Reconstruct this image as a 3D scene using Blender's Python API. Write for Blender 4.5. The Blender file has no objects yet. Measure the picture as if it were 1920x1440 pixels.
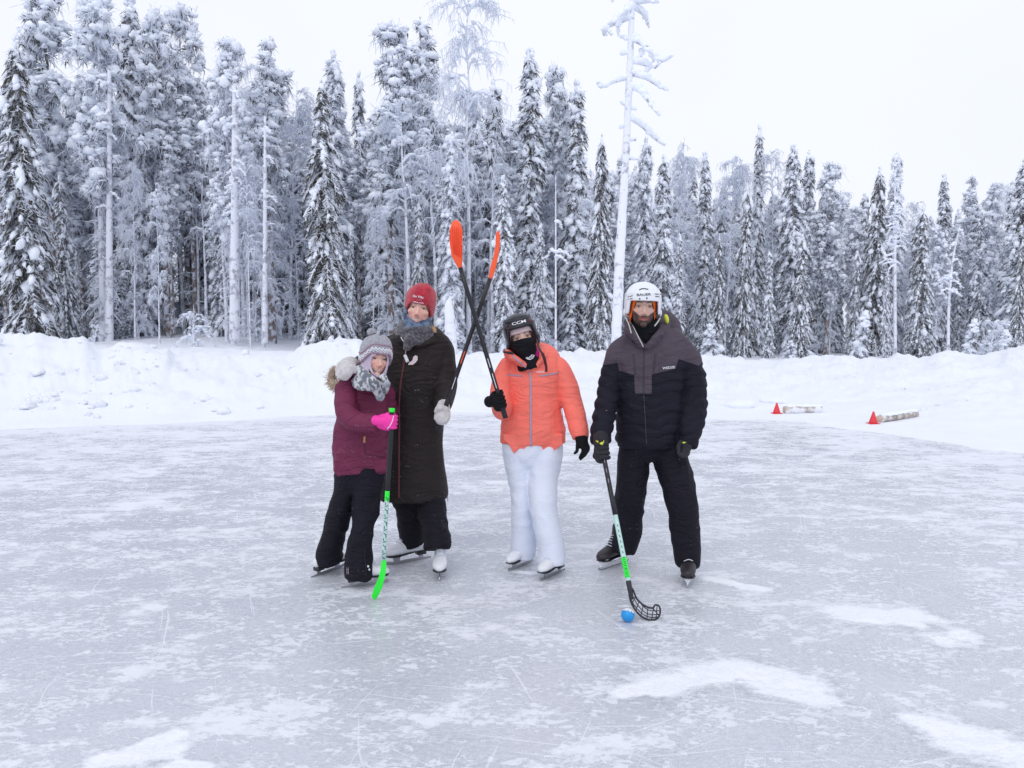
import bpy, bmesh, math, random
import numpy as np
from mathutils import Vector, Matrix, noise as mnoise
from mathutils.bvhtree import BVHTree
R_ = math.radians
SC = bpy.context.scene
COL = SC.collection

# ------------------------------------------------------------------ camera, sky, sun, exposure
F = 1386.7                      # focal length in photo pixels (26 mm on a 36 mm wide sensor, 1920 px)
PITCH = math.atan(95.0 / F)
CAM = np.array([0.0, 0.0, 1.55])
cd = bpy.data.cameras.new("camera"); cam = bpy.data.objects.new("camera", cd); COL.objects.link(cam)
cd.lens = 26.0; cd.sensor_width = 36.0; cd.clip_end = 2000; cd.clip_start = 0.05
cam.location = CAM; cam.rotation_euler = (math.pi / 2 - PITCH, 0, 0)
SC.camera = cam
SC.view_settings.view_transform = 'Standard'
SC.view_settings.look = 'None'
SC.view_settings.exposure = 0.13
SC.view_settings.gamma = 1.0
SC.cycles.max_bounces = 10; SC.cycles.diffuse_bounces = 7

w = bpy.data.worlds.new("World"); SC.world = w; w.use_nodes = True
nt = w.node_tree; nt.nodes.clear()
sky = nt.nodes.new('ShaderNodeTexSky'); sky.sky_type = 'NISHITA'; sky.sun_disc = False
sky.sun_elevation = R_(48); sky.sun_rotation = R_(200); sky.dust_density = 4.0; sky.air_density = 1.0
hs = nt.nodes.new('ShaderNodeHueSaturation'); hs.inputs['Saturation'].default_value = 0.25
nt.links.new(sky.outputs[0], hs.inputs['Color'])
cn = nt.nodes.new('ShaderNodeTexNoise'); cn.inputs['Scale'].default_value = 1.6; cn.inputs['Detail'].default_value = 4
tc = nt.nodes.new('ShaderNodeTexCoord'); nt.links.new(tc.outputs['Generated'], cn.inputs['Vector'])
cr = nt.nodes.new('ShaderNodeValToRGB')           # the overcast cloud deck
cr.color_ramp.elements[0].position = 0.3; cr.color_ramp.elements[0].color = (8.25, 8.65, 9.9, 1)
cr.color_ramp.elements[1].position = 0.7; cr.color_ramp.elements[1].color = (8.85, 9.15, 10.1, 1)
nt.links.new(cn.outputs[0], cr.inputs[0])
mx = nt.nodes.new('ShaderNodeMix'); mx.data_type = 'RGBA'; mx.inputs[0].default_value = 0.97
nt.links.new(hs.outputs[0], mx.inputs[6]); nt.links.new(cr.outputs[0], mx.inputs[7])
bg = nt.nodes.new('ShaderNodeBackground'); bg.inputs[1].default_value = 0.1
nt.links.new(mx.outputs[2], bg.inputs[0])
wo = nt.nodes.new('ShaderNodeOutputWorld'); nt.links.new(bg.outputs[0], wo.inputs[0])
ld = bpy.data.lights.new("sun", 'SUN'); lo = bpy.data.objects.new("sun", ld); COL.objects.link(lo)
ld.energy = 0.6; ld.angle = R_(40); ld.color = (1.0, 0.97, 0.93)
lo.rotation_euler = (R_(42), 0, R_(-20))          # high, from behind the photographer

# ------------------------------------------------------------------ pixel helpers (authoring only)
UPV = np.array([0, math.sin(PITCH), math.cos(PITCH)]); FWD = np.array([0, math.cos(PITCH), -math.sin(PITCH)])
def ray(px, py):
    return FWD + np.array([1.0, 0, 0]) * ((px - 960) / F) + UPV * ((720 - py) / F)
def P(px, py, Y):
    d = ray(px, py); return CAM + d * (Y / d[1])
def G(px, py, z=0.0):
    d = ray(px, py); return CAM + d * ((z - CAM[2]) / d[2])

# ------------------------------------------------------------------ numpy noise
def _h(ix, iy, iz, s):
    n = (ix * 374761393 + iy * 668265263 + iz * 2147483647 + s * 1274126177) & 0xffffffff
    n = ((n ^ (n >> 13)) * 1274126177) & 0xffffffff
    n = ((n ^ (n >> 16)) * 2246822519) & 0xffffffff
    return ((n ^ (n >> 15)) & 0xffff) / 65535.0
def vn(p, s=0):
    p = np.asarray(p, float); i = np.floor(p).astype(np.int64); f = p - i; f = f * f * (3 - 2 * f)
    x, y, z = i[..., 0], i[..., 1], i[..., 2]; fx, fy, fz = f[..., 0], f[..., 1], f[..., 2]
    def L(a, b, t): return a + (b - a) * t
    c = [[[_h(x + a, y + b, z + c_, s) for c_ in (0, 1)] for b in (0, 1)] for a in (0, 1)]
    return L(L(L(c[0][0][0], c[1][0][0], fx), L(c[0][1][0], c[1][1][0], fx), fy),
             L(L(c[0][0][1], c[1][0][1], fx), L(c[0][1][1], c[1][1][1], fx), fy), fz)
def fbm(p, s=0, o=4):
    t = 0; a = .5; p = np.asarray(p, float)
    for k in range(o):
        t = t + a * vn(p, s + k); p = p * 2.03; a *= .5
    return t / (1 - .5 ** o)
def sm(a, b, x):
    t = np.clip((np.asarray(x, float) - a) / (b - a), 0, 1); return t * t * (3 - 2 * t)

# ------------------------------------------------------------------ materials
def newmat(name):
    m = bpy.data.materials.new(name); m.use_nodes = True
    nt = m.node_tree; b = nt.nodes['Principled BSDF']
    return m, nt, b
def N(nt, t, **k):
    n = nt.nodes.new(t)
    for a, v in k.items(): setattr(n, a, v)
    return n
def noise_node(nt, scale, detail=3, vec=None, rough=.5):
    n = N(nt, 'ShaderNodeTexNoise'); n.inputs['Scale'].default_value = scale; n.inputs['Detail'].default_value = detail
    n.inputs['Roughness'].default_value = rough
    if vec is not None: nt.links.new(vec, n.inputs['Vector'])
    return n
def mixc(nt, fac, a, b):
    m = N(nt, 'ShaderNodeMix', data_type='RGBA')
    if isinstance(fac, (int, float)): m.inputs[0].default_value = fac
    else: nt.links.new(fac, m.inputs[0])
    for i, v in ((6, a), (7, b)):
        if isinstance(v, (tuple, list)): m.inputs[i].default_value = (*v[:3], 1)
        else: nt.links.new(v, m.inputs[i])
    return m.outputs[2]
def ramp(nt, src, lo, hi):
    r = N(nt, 'ShaderNodeMapRange', interpolation_type='SMOOTHSTEP'); r.inputs[1].default_value = lo; r.inputs[2].default_value = hi
    nt.links.new(src, r.inputs[0]); return r.outputs[0]
def math_(nt, op, a, b=None):
    n = N(nt, 'ShaderNodeMath', operation=op)
    for i, v in ((0, a), (1, b)):
        if v is None: continue
        if isinstance(v, (int, float)): n.inputs[i].default_value = v
        else: nt.links.new(v, n.inputs[i])
    return n.outputs[0]
def bump(nt, b, src, strength=.3, dist=.01, normal=None):
    n = N(nt, 'ShaderNodeBump'); n.inputs['Strength'].default_value = strength; n.inputs['Distance'].default_value = dist
    nt.links.new(src, n.inputs['Height'])
    if normal is not None: nt.links.new(normal, n.inputs['Normal'])
    nt.links.new(n.outputs[0], b.inputs['Normal']); return n.outputs[0]
def objco(nt): return N(nt, 'ShaderNodeTexCoord').outputs['Object']

def fabric(name, col, col2=None, rough=.75, weave=350, var=.18, wr=18, wstr=.5, sheen=.0, flecks=0.0):
    m, nt, b = newmat(name); co = objco(nt)
    n1 = noise_node(nt, 9, 4, co)
    c2 = col2 or tuple(c * (1 + var * 1.6) + .004 for c in col)
    base = mixc(nt, n1.outputs[0], tuple(c * (1 - var) for c in col), c2)
    if flecks:
        n3 = noise_node(nt, 75, 2, co)
        n4 = noise_node(nt, 7, 2, co)
        f = math_(nt, 'MULTIPLY', ramp(nt, n3.outputs[0], .66, .74), math_(nt, 'MULTIPLY', ramp(nt, n4.outputs[0], .52, .68), flecks))
        base = mixc(nt, f, base, (.75, .77, .82))
    nt.links.new(base, b.inputs['Base Color']); b.inputs['Roughness'].default_value = rough
    b.inputs['Sheen Weight'].default_value = sheen; b.inputs['Specular IOR Level'].default_value = .25
    mp = N(nt, 'ShaderNodeMapping'); mp.inputs['Scale'].default_value = (.7, .7, 2.0); nt.links.new(co, mp.inputs[0])
    n2 = noise_node(nt, wr * .8, 4, mp.outputs[0], .5); n2.inputs['Distortion'].default_value = .6
    n5 = noise_node(nt, wr * .45, 3, mp.outputs[0], .5); n5.inputs['Distortion'].default_value = 1.2
    rd = math_(nt, 'ABSOLUTE', math_(nt, 'SUBTRACT', n5.outputs[0], .5)); rd = math_(nt, 'MULTIPLY', math_(nt, 'MINIMUM', rd, .09), -6.0)
    hh = math_(nt, 'ADD', n2.outputs[0], rd)
    nb = bump(nt, b, hh, wstr, .016)
    wv = noise_node(nt, weave, 2, co)
    bump(nt, b, wv.outputs[0], .25, .001, nb)
    return m
def plain(name, col, rough=.5, metal=0.0, nscale=60, bstr=.15, var=.1, coat=0.0):
    m, nt, b = newmat(name); co = objco(nt)
    n1 = noise_node(nt, nscale, 3, co)
    nt.links.new(mixc(nt, n1.outputs[0], tuple(c * (1 - var) for c in col), tuple(c * (1 + var) for c in col)), b.inputs['Base Color'])
    b.inputs['Roughness'].default_value = rough; b.inputs['Metallic'].default_value = metal
    b.inputs['Coat Weight'].default_value = coat
    if bstr: bump(nt, b, n1.outputs[0], bstr, .002)
    return m
def knit(name, a, bcol, scale=140, mixs=60, lo=.42, hi=.58):
    m, nt, b = newmat(name); co = objco(nt)
    n = noise_node(nt, mixs, 3, co)
    nt.links.new(mixc(nt, ramp(nt, n.outputs[0], lo, hi), a, bcol), b.inputs['Base Color'])
    b.inputs['Roughness'].default_value = .95; b.inputs['Sheen Weight'].default_value = .4
    wv = N(nt, 'ShaderNodeTexWave', wave_type='BANDS', bands_direction='X'); wv.inputs['Scale'].default_value = scale
    wv.inputs['Distortion'].default_value = 3; wv.inputs['Detail'].default_value = 2
    nt.links.new(co, wv.inputs[0]); nb = bump(nt, b, wv.outputs[1], .5, .003)
    bump(nt, b, n.outputs[0], .4, .004, nb)
    return m
def panelmat(name, a, bcol, attr='panel', rough=.72, wr=16, wstr=.5):
    m = fabric(name, a, wr=wr, wstr=wstr, rough=rough); nt = m.node_tree; b = nt.nodes['Principled BSDF']
    src = b.inputs['Base Color'].links[0].from_socket
    at = N(nt, 'ShaderNodeAttribute', attribute_name=attr)
    f = ramp(nt, at.outputs['Fac'], -.0015, .0015)
    n1 = noise_node(nt, 10, 4, objco(nt))
    c2 = mixc(nt, n1.outputs[0], tuple(c * .8 for c in bcol), tuple(c * 1.2 for c in bcol))
    nt.links.new(mixc(nt, f, src, c2), b.inputs['Base Color'])
    return m

def snowmat(name, c1=(.86, .88, .94), c2=(.80, .83, .92), scale=3.0, bs=.4, bd=.04, grain=60):
    m, nt, b = newmat(name); co = objco(nt)
    n = noise_node(nt, scale, 5, co)
    nt.links.new(mixc(nt, n.outputs[0], c2, c1), b.inputs['Base Color'])
    b.inputs['Roughness'].default_value = .85; b.inputs['Specular IOR Level'].default_value = .2
    nb = bump(nt, b, n.outputs[0], bs, bd)
    g = noise_node(nt, grain, 3, co); bump(nt, b, g.outputs[0], .25, .01, nb)
    return m
M = {}
M['snow'] = snowmat('snow_ground_mat', (.84, .865, .915), (.79, .82, .885), 1.3, .55, .10, 22)
M['treesnow'] = snowmat('tree_snow_mat', (.895, .93, .985), (.83, .87, .955), 4.0, .5, .06, 30)
M['frost'] = snowmat('frost_mat', (.87, .905, .975), (.74, .785, .89), 2.2, .2, .02, 40)
def needles(name, a, bcol, fr=.35):
    m, nt, b = newmat(name); co = objco(nt)
    n = noise_node(nt, 2.5, 4, co)
    base = mixc(nt, ramp(nt, n.outputs[0], .35, .65), a, bcol)
    n2 = noise_node(nt, 14, 3, co)
    base = mixc(nt, math_(nt, 'MULTIPLY', ramp(nt, n2.outputs[0], .50, .62), fr), base, (.66, .69, .77))
    nt.links.new(base, b.inputs['Base Color']); b.inputs['Roughness'].default_value = .85
    return m
M['needle'] = needles('spruce_needle_mat', (.046, .044, .036), (.095, .082, .060), .45)
M['needle_f'] = needles('frosted_needle_mat', (.085, .083, .088), (.15, .14, .14), .75)
def bark(name, a, bcol, frost, fr):
    m, nt, b = newmat(name); co = objco(nt)
    mp = N(nt, 'ShaderNodeMapping'); mp.inputs['Scale'].default_value = (9, 9, 2.2); nt.links.new(co, mp.inputs[0])
    n = noise_node(nt, 1.5, 5, mp.outputs[0])
    base = mixc(nt, ramp(nt, n.outputs[0], .35, .65), a, bcol)
    n2 = noise_node(nt, 5, 5, co)
    base = mixc(nt, ramp(nt, n2.outputs[0], .62 - fr * .4, .74 - fr * .4), base, frost)
    nt.links.new(base, b.inputs['Base Color']); b.inputs['Roughness'].default_value = .9
    bump(nt, b, n.outputs[0], .6, .03)
    return m
M['bark'] = bark('pine_bark_mat', (.14, .11, .10), (.28, .23, .21), (.62, .64, .72), .42)
M['fbark'] = bark('frosted_bark_mat', (.36, .36, .42), (.56, .57, .64), (.78, .80, .87), .60)
M['hero_bark'] = bark('snow_plastered_bark_mat', (.40, .41, .48), (.62, .64, .72), (.84, .86, .93), .72)
M['logbark'] = bark('birch_log_mat', (.30, .25, .22), (.55, .50, .47), (.82, .82, .85), .35)

# ------------------------------------------------------------------ mesh helpers
def mkmesh(chunks, name='m', smooth=True):
    vs, lv, ls, off, lo_ = [], [], [], 0, 0
    for v, f in chunks:
        v = np.asarray(v, float).reshape(-1, 3); f = np.asarray(f, np.int64)
        if len(f) == 0: continue
        vs.append(v); lv.append((f + off).ravel()); k = f.shape[1]
        ls.append(lo_ + np.arange(len(f)) * k); lo_ += f.size; off += len(v)
    me = bpy.data.meshes.new(name)
    V = np.concatenate(vs); LV = np.concatenate(lv); LS = np.concatenate(ls)
    me.vertices.add(len(V)); me.vertices.foreach_set('co', V.ravel().astype(np.float32))
    me.loops.add(len(LV)); me.loops.foreach_set('vertex_index', LV.astype(np.int32))
    me.polygons.add(len(LS)); me.polygons.foreach_set('loop_start', LS.astype(np.int32))
    me.update(calc_edges=True); me.validate()
    me.polygons.foreach_set('use_smooth', np.full(len(me.polygons), smooth))
    return me
def getv(me):
    a = np.empty(len(me.vertices) * 3, np.float32); me.vertices.foreach_get('co', a); return a.reshape(-1, 3).astype(float)
def getn(me):
    a = np.empty(len(me.vertices) * 3, np.float32); me.vertices.foreach_get('normal', a); return a.reshape(-1, 3).astype(float)
def setv(me, v):
    me.vertices.foreach_set('co', np.asarray(v, np.float32).ravel()); me.update()
def wloc(o):
    p = np.zeros(3)
    while o is not None: p = p + np.array(o.location); o = o.parent
    return p
def obj(name, me, mat, parent=None, **props):
    """Meshes are authored in world space; the object's origin is kept at its parent's base."""
    if isinstance(me, list): me = mkmesh(me, name)
    me.name = name
    if parent is not None: setv(me, getv(me) - wloc(parent))
    o = bpy.data.objects.new(name, me); COL.objects.link(o); o.parent = parent
    me.materials.clear(); me.materials.append(mat)
    for k, v in props.items(): o[k] = v
    return o
def thing(name, label, cat, loc=(0, 0, 0), group=None):
    o = bpy.data.objects.new(name, None); COL.objects.link(o); o.location = Vector([float(c) for c in loc]); o.empty_display_size = .1
    o['label'] = label; o['category'] = cat
    if group: o['group'] = group
    return o
def cr_interp(A, sub):
    A = np.asarray(A, float); n = len(A)
    if n == 2: return A[0] + (A[1] - A[0]) * np.linspace(0, 1, sub + 1)[:, None]
    Q = np.vstack([2 * A[0] - A[1], A, 2 * A[-1] - A[-2]]); out = []
    for i in range(n - 1):
        p0, p1, p2, p3 = Q[i:i + 4]
        for t in np.arange(sub) / sub:
            out.append(.5 * (2 * p1 + (p2 - p0) * t + (2 * p0 - 5 * p1 + 4 * p2 - p3) * t * t + (3 * p1 - p0 - 3 * p2 + p3) * t ** 3))
    out.append(A[-1]); return np.array(out)
def nz(v): return v / max(np.linalg.norm(v), 1e-9)
def tube(st, n=20, sub=4, rnd=(True, True), ref=(0, 1, 0), power=2.0, caps=True):
    """st rows: x y z u v  (half sizes across and in depth)."""
    A = cr_interp(np.asarray(st, float), sub); A[:, 3:] = np.maximum(A[:, 3:], 1e-4)
    C = A[:, :3]; T = np.gradient(C, axis=0); T = T / np.maximum(np.linalg.norm(T, axis=1), 1e-9)[:, None]
    if rnd[0]:
        r = min(A[0, 3], A[0, 4]) * .7
        add = [np.r_[C[0] - T[0] * r * math.sin(a), A[0, 3:] * max(math.cos(a), .02)] for a in (1.55, 1.2, .8, .4)]
        A = np.vstack([add, A]); T = np.vstack([[T[0]] * 4, T])
    if rnd[1]:
        r = min(A[-1, 3], A[-1, 4]) * .7
        add = [np.r_[A[-1, :3] + T[-1] * r * math.sin(a), A[-1, 3:] * max(math.cos(a), .02)] for a in (.4, .8, 1.2, 1.55)]
        T = np.vstack([T, [T[-1]] * 4]); A = np.vstack([A, add])
    ref = np.asarray(ref, float)
    if abs(T[0] @ ref) > .95: ref = np.array([0, 0, 1.0]) if abs(T[0][2]) < .9 else np.array([1.0, 0, 0])
    u = nz(np.cross(T[0], ref)); V = []
    ang = np.arange(n) / n * 2 * math.pi; ca, sa = np.cos(ang), np.sin(ang)
    if power != 2.0:
        ca = np.sign(ca) * abs(ca) ** (2 / power); sa = np.sign(sa) * abs(sa) ** (2 / power)
    for i in range(len(A)):
        u = nz(u - T[i] * (T[i] @ u)); v = np.cross(T[i], u)
        V.append(A[i, :3] + np.outer(ca * A[i, 3], u) + np.outer(sa * A[i, 4], v))
    m = len(A); V = np.vstack(V)
    idx = np.arange(n); Fq = []
    for i in range(m - 1):
        a = i * n + idx; b_ = i * n + (idx + 1) % n
        Fq.append(np.stack([a, b_, b_ + n, a + n], 1))
    Fq = np.vstack(Fq)
    if not caps: return [(V, Fq)]
    V = np.vstack([V, A[0, :3], A[-1, :3]])
    c0, c1 = m * n, m * n + 1; tri0 = np.stack([np.full(n, c0), (idx + 1) % n, idx], 1)
    tri1 = np.stack([np.full(n, c1), (m - 1) * n + idx, (m - 1) * n + (idx + 1) % n], 1)
    # triangles share the chunk as degenerate-free separate array
    return [(V, Fq), ] + [(V, tri0)] + [(V, tri1)] if False else [_merge(V, Fq, np.vstack([tri0, tri1]))]
class Poly(tuple): pass
def _merge(V, Q, T):
    """quads kept, triangles split off as quads by repeating is invalid: return all triangles."""
    t = np.vstack([Q[:, [0, 1, 2]], Q[:, [0, 2, 3]], T]); return (V, t)
def S(px, py, D, hw, dv=None):
    p = P(px, py, D); u = hw * D / F
    return [*p, u, (u if dv is None else dv)]
def tubew(pts, r, n=10, sub=4, **k):
    """tube through world points with radius (or radii)."""
    r = [r] * len(pts) if np.isscalar(r) else r
    return tube([[*p, a, a] for p, a in zip(pts, r)], n=n, sub=sub, **k)
def ellip(c, r, n=20, m=14, rot=None):
    th = np.linspace(0, math.pi, m + 1)[1:-1]; ph = np.arange(n) / n * 2 * math.pi
    V = [[math.sin(t) * math.cos(p), math.sin(t) * math.sin(p), math.cos(t)] for t in th for p in ph]
    V = np.array(V + [[0, 0, 1], [0, 0, -1]]) * np.asarray(r)
    if rot is not None: V = V @ np.asarray(rot).T
    V = V + np.asarray(c); i = np.arange(n); T = []
    for k in range(m - 2):
        a = k * n + i; b_ = k * n + (i + 1) % n
        T += [np.stack([a, a + n, b_ + n], 1), np.stack([a, b_ + n, b_], 1)]
    L = (m - 2) * n; top = len(V) - 2
    T += [np.stack([np.full(n, top), i, (i + 1) % n], 1), np.stack([np.full(n, top + 1), L + (i + 1) % n, L + i], 1)]
    return [(V, np.vstack(T))]
def box(c, s, rot=None):
    V = np.array([[x, y, z] for x in (-.5, .5) for y in (-.5, .5) for z in (-.5, .5)]) * np.asarray(s, float)
    if rot is not None: V = V @ np.asarray(rot).T
    return [(V + np.asarray(c), np.array([[0, 1, 3, 2], [4, 6, 7, 5], [0, 4, 5, 1], [2, 3, 7, 6], [0, 2, 6, 4], [1, 5, 7, 3]]))]
def xf(chunks, mat):
    mat = np.asarray(mat, float); return [(np.asarray(v) @ mat[:3, :3].T + mat[:3, 3], f) for v, f in chunks]
def fuse(chunks, voxel=.008, it=4, disp=None, fac=.5):
    """Joins overlapping closed shapes into ONE continuous surface."""
    me = mkmesh(chunks); o = bpy.data.objects.new('tmp', me); COL.objects.link(o)
    m = o.modifiers.new('r', 'REMESH'); m.mode = 'VOXEL'; m.voxel_size = voxel
    if it: s = o.modifiers.new('s', 'SMOOTH'); s.factor = fac; s.iterations = it
    dg = bpy.context.evaluated_depsgraph_get(); dg.update()
    r = bpy.data.meshes.new_from_object(o.evaluated_get(dg))
    bpy.data.objects.remove(o); bpy.data.meshes.remove(me)
    if disp is not None:
        v = getv(r); n = getn(r); setv(r, v + n * disp(v)[:, None])
    r.polygons.foreach_set('use_smooth', np.full(len(r.polygons), True)); r.update()
    return r
def setattr_f(me, name, vals):
    a = me.attributes.new(name, 'FLOAT', 'POINT'); a.data.foreach_set('value', np.asarray(vals, np.float32))
def setattr_c(me, name, vals):
    a = me.attributes.new(name, 'FLOAT_COLOR', 'POINT'); c = np.ones((len(vals), 4), np.float32); c[:, :3] = vals
    a.data.foreach_set('color', c.ravel())
def bvh(me):
    return BVHTree.FromPolygons([v.co.copy() for v in me.vertices], [tuple(p.vertices) for p in me.polygons])
def hit(tree, px, py, off=.003):
    d = Vector(nz(ray(px, py))); loc, n, i, dist = tree.ray_cast(Vector(CAM), d)
    if loc is None: return None
    return np.array(loc) - np.array(d) * off
def dense(poly, step):
    out = []
    for (a, b_) in zip(poly[:-1], poly[1:]):
        L = math.dist(a, b_); k = max(1, int(L / step))
        out += [(a[0] + (b_[0] - a[0]) * t / k, a[1] + (b_[1] - a[1]) * t / k) for t in range(k)]
    out.append(poly[-1]); return out
def seam(tree, line, r=.003, off=.001, step=2.0, flat=None):
    """piping, zip or strap laid on a garment surface."""
    pts = [hit(tree, x, y, off) for x, y in dense(line, step)]; pts = [p for p in pts if p is not None]
    if len(pts) < 2: return []
    if flat: return tube([[*p, flat, r] for p in pts], n=8, sub=1, rnd=(False, False))
    return tubew(pts, r, n=6, sub=1, rnd=(False, False))
def patch(tree, poly, off=.004, thick=.002, res=1.5):
    """small flat emblem, pocket flap or letter draped on a surface."""
    bm = bmesh.new(); vs = [bm.verts.new((x, y, 0)) for x, y in dense(list(poly) + [poly[0]], 3)[:-1]]
    f = bm.faces.new(vs); bmesh.ops.triangulate(bm, faces=[f])
    return _drape(bm, tree, off, res)
def _drape(bm, tree, off, res=2.0):
    for _ in range(3):
        es = [e for e in bm.edges if e.calc_length() > res * 2]
        if es: bmesh.ops.subdivide_edges(bm, edges=es, cuts=1); bmesh.ops.triangulate(bm, faces=bm.faces[:])
    bm.verts.ensure_lookup_table(); V = []; last = None
    for v in bm.verts:
        h = hit(tree, v.co.x, v.co.y, off)
        if h is None: h = last if last is not None else P(v.co.x, v.co.y, 4.6)
        last = h; V.append(h)
    Fc = [[v.index for v in f.verts] for f in bm.faces]
    bm.free(); return [(np.array(V), np.array([f for f in Fc if len(f) == 3]))]
def letters(tree, text, px, py, h, rot=0, off=.004, sx=1.0, bold=.0):
    """lettering draped on a surface; h = letter height in photo pixels."""
    c = bpy.data.curves.new('t', 'FONT'); c.body = text; c.size = 1.0; c.align_x = 'CENTER'; c.align_y = 'CENTER'; c.offset = bold
    o = bpy.data.objects.new('t', c); COL.objects.link(o)
    dg = bpy.context.evaluated_depsgraph_get(); dg.update()
    me = bpy.data.meshes.new_from_object(o.evaluated_get(dg)); bpy.data.objects.remove(o)
    bm = bmesh.new(); bm.from_mesh(me); bmesh.ops.triangulate(bm, faces=bm.faces[:]); bpy.data.meshes.remove(me)
    k = h / .7; cs, sn = math.cos(R_(rot)), math.sin(R_(rot))
    for v in bm.verts:
        x, y = v.co.x * k * sx, -v.co.y * k
        v.co = (px + x * cs - y * sn, py + x * sn + y * cs, 0)
    return _drape(bm, tree, off, 3)
def slab(poly, D, t, D2=None, curve=0.0):
    """solid plate with the given outline (photo px) at its real distance; D may run to D2 from top to bottom."""
    ys = [p[1] for p in poly]; y0, y1 = min(ys), max(ys); D2 = D if D2 is None else D2
    def at(x, y): 
        s = (y - y0) / max(y1 - y0, 1); return P(x, y, D + (D2 - D) * s - curve * math.sin(s * math.pi))
    bm = bmesh.new(); pts = [at(*p) for p in dense(list(poly) + [poly[0]], 4)[:-1]]
    vs = [bm.verts.new(p) for p in pts]; f = bm.faces.new(vs)
    bmesh.ops.triangulate(bm, faces=[f])
    r = bmesh.ops.extrude_face_region(bm, geom=bm.faces[:]); nv = [g for g in r['geom'] if isinstance(g, bmesh.types.BMVert)]
    bmesh.ops.translate(bm, verts=nv, vec=(0, t, 0)); bmesh.ops.recalc_face_normals(bm, faces=bm.faces[:])
    bmesh.ops.triangulate(bm, faces=bm.faces[:])
    V = np.array([v.co[:] for v in bm.verts]); bm.verts.ensure_lookup_table(); T = np.array([[v.index for v in f.verts] for f in bm.faces]); bm.free()
    return [(V, T)]
# ------------------------------------------------------------------ ground: ice and snow
EDGE = np.array([(-400, 806), (0, 803), (150, 800), (320, 794), (640, 777), (960, 770), (1300, 782), (1500, 786), (1640, 800), (1920, 840), (2300, 870)])
CREST = np.array([(-500, 640), (-200, 632), (0, 630), (45, 631), (63, 624), (95, 634), (123, 635), (158, 640), (190, 662), (227, 641), (267, 640), (293, 648), (315, 648),
                  (322, 662), (430, 664), (547, 667), (567, 653), (610, 641), (633, 633), (672, 638), (705, 652), (800, 657), (900, 656), (1000, 660), (1140, 662), (1319, 667),
                  (1365, 664), (1403, 671), (1550, 671), (1574, 664), (1590, 664), (1606, 671), (1730, 671), (1762, 659), (1794, 661), (1820, 667), (1875, 664), (1891, 654), (1925, 652), (2100, 664), (2500, 660)])
DCR = np.array([(-500, 17.5), (650, 17.5), (950, 19), (1300, 23), (1700, 24), (2500, 20)])
CRX = np.linspace(-500, 2500, 301); _c = np.interp(CRX, CREST[:, 0], CREST[:, 1]); CRS = np.convolve(np.pad(_c, 20, 'edge'), np.ones(41) / 41, 'valid')
def dpy(py): return CAM[2] * F / (py - 625.0)
def hfun(x, y, detail=True):
    x = np.asarray(x, float); y = np.asarray(y, float); r = np.hypot(x, y)
    D = np.maximum(y, .55 * r); u = x / np.maximum(D, .5); px = 960 + F * u
    p3 = np.stack([x, y, np.zeros_like(x)], -1)
    D0 = dpy(np.interp(px, EDGE[:, 0], EDGE[:, 1])) + (fbm(p3 * .35, 5, 4) - .5) * 1.6
    Dc = np.interp(px, DCR[:, 0], DCR[:, 1])
    pw = px + (vn(p3 * .9, 3) - .5) * 14
    zc = CAM[2] - (np.interp(pw, CREST[:, 0], CREST[:, 1]) - 625) * Dc / F
    t = np.clip((D - D0) / (Dc - D0), -1, 1)
    up = np.where(t > 0, t, 0)
    s = up ** 1.35 * (1.35 - .35 * up)
    zs = CAM[2] - (np.interp(px, CRX, CRS) - 625) * Dc / F; k_ = sm(.45, .85, up); zc = zs * (1 - k_) + zc * k_
    base = np.where(t > 0, .03 + s * (zc - .03), .03 + t * .9)
    lft = 1 - sm(420, 1150, px)
    zb = lft * (1.0 + (D - 22) * .043) + (1 - lft) * (.42 + (D - 28) * .0015)
    zb = zb + (fbm(p3 * .16, 8, 3) - .5) * (.5 * lft + .15)
    back = sm(0, 3.2, D - Dc)
    h = base * (1 - back) + zb * back
    h = np.maximum(h, -.12)
    if detail:
        k = sm(.02, .5, t) * (1 - back * .75)
        lump = (fbm(p3 * 1.5, 21, 4) - .5) * .40 + (np.abs(fbm(p3 * 3.1, 31, 3) - .5)) * .26
        chunk = np.floor(vn(p3 * 2.6, 9) * 4) / 4 * sm(.45, .7, vn(p3 * .5, 77)) * .10
        h = h + k * (lump + chunk - .07) * sm(-400, 500, 1500 - px * .5) 
        h = h + (fbm(p3 * 2.2, 41, 3) - .5) * .05 * sm(-.02, .1, t)
    return h
def polar(r0, r1, k, front, nf, nb):
    rs = r0 * (r1 / r0) ** np.linspace(0, 1, k)
    a = np.concatenate([np.linspace(-front, front, nf), np.linspace(front, 2 * math.pi - front, nb + 1)[1:-1]])
    A, Rr = np.meshgrid(a, rs); X = Rr * np.sin(A); Y = Rr * np.cos(A); n = len(a)
    i, j = np.meshgrid(np.arange(k - 1), np.arange(n), indexing='ij'); j2 = (j + 1) % n
    Fq = np.stack([i * n + j, i * n + j2, (i + 1) * n + j2, (i + 1) * n + j], -1).reshape(-1, 4)[:, ::-1]
    return X.ravel(), Y.ravel(), Fq
X, Y, Fq = polar(8.5, 420, 330, R_(41), 620, 90)
Z = hfun(X, Y)
o = obj('snow_ground', [(np.stack([X, Y, Z], 1), Fq)], M['snow']); o['kind'] = 'structure'

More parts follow.
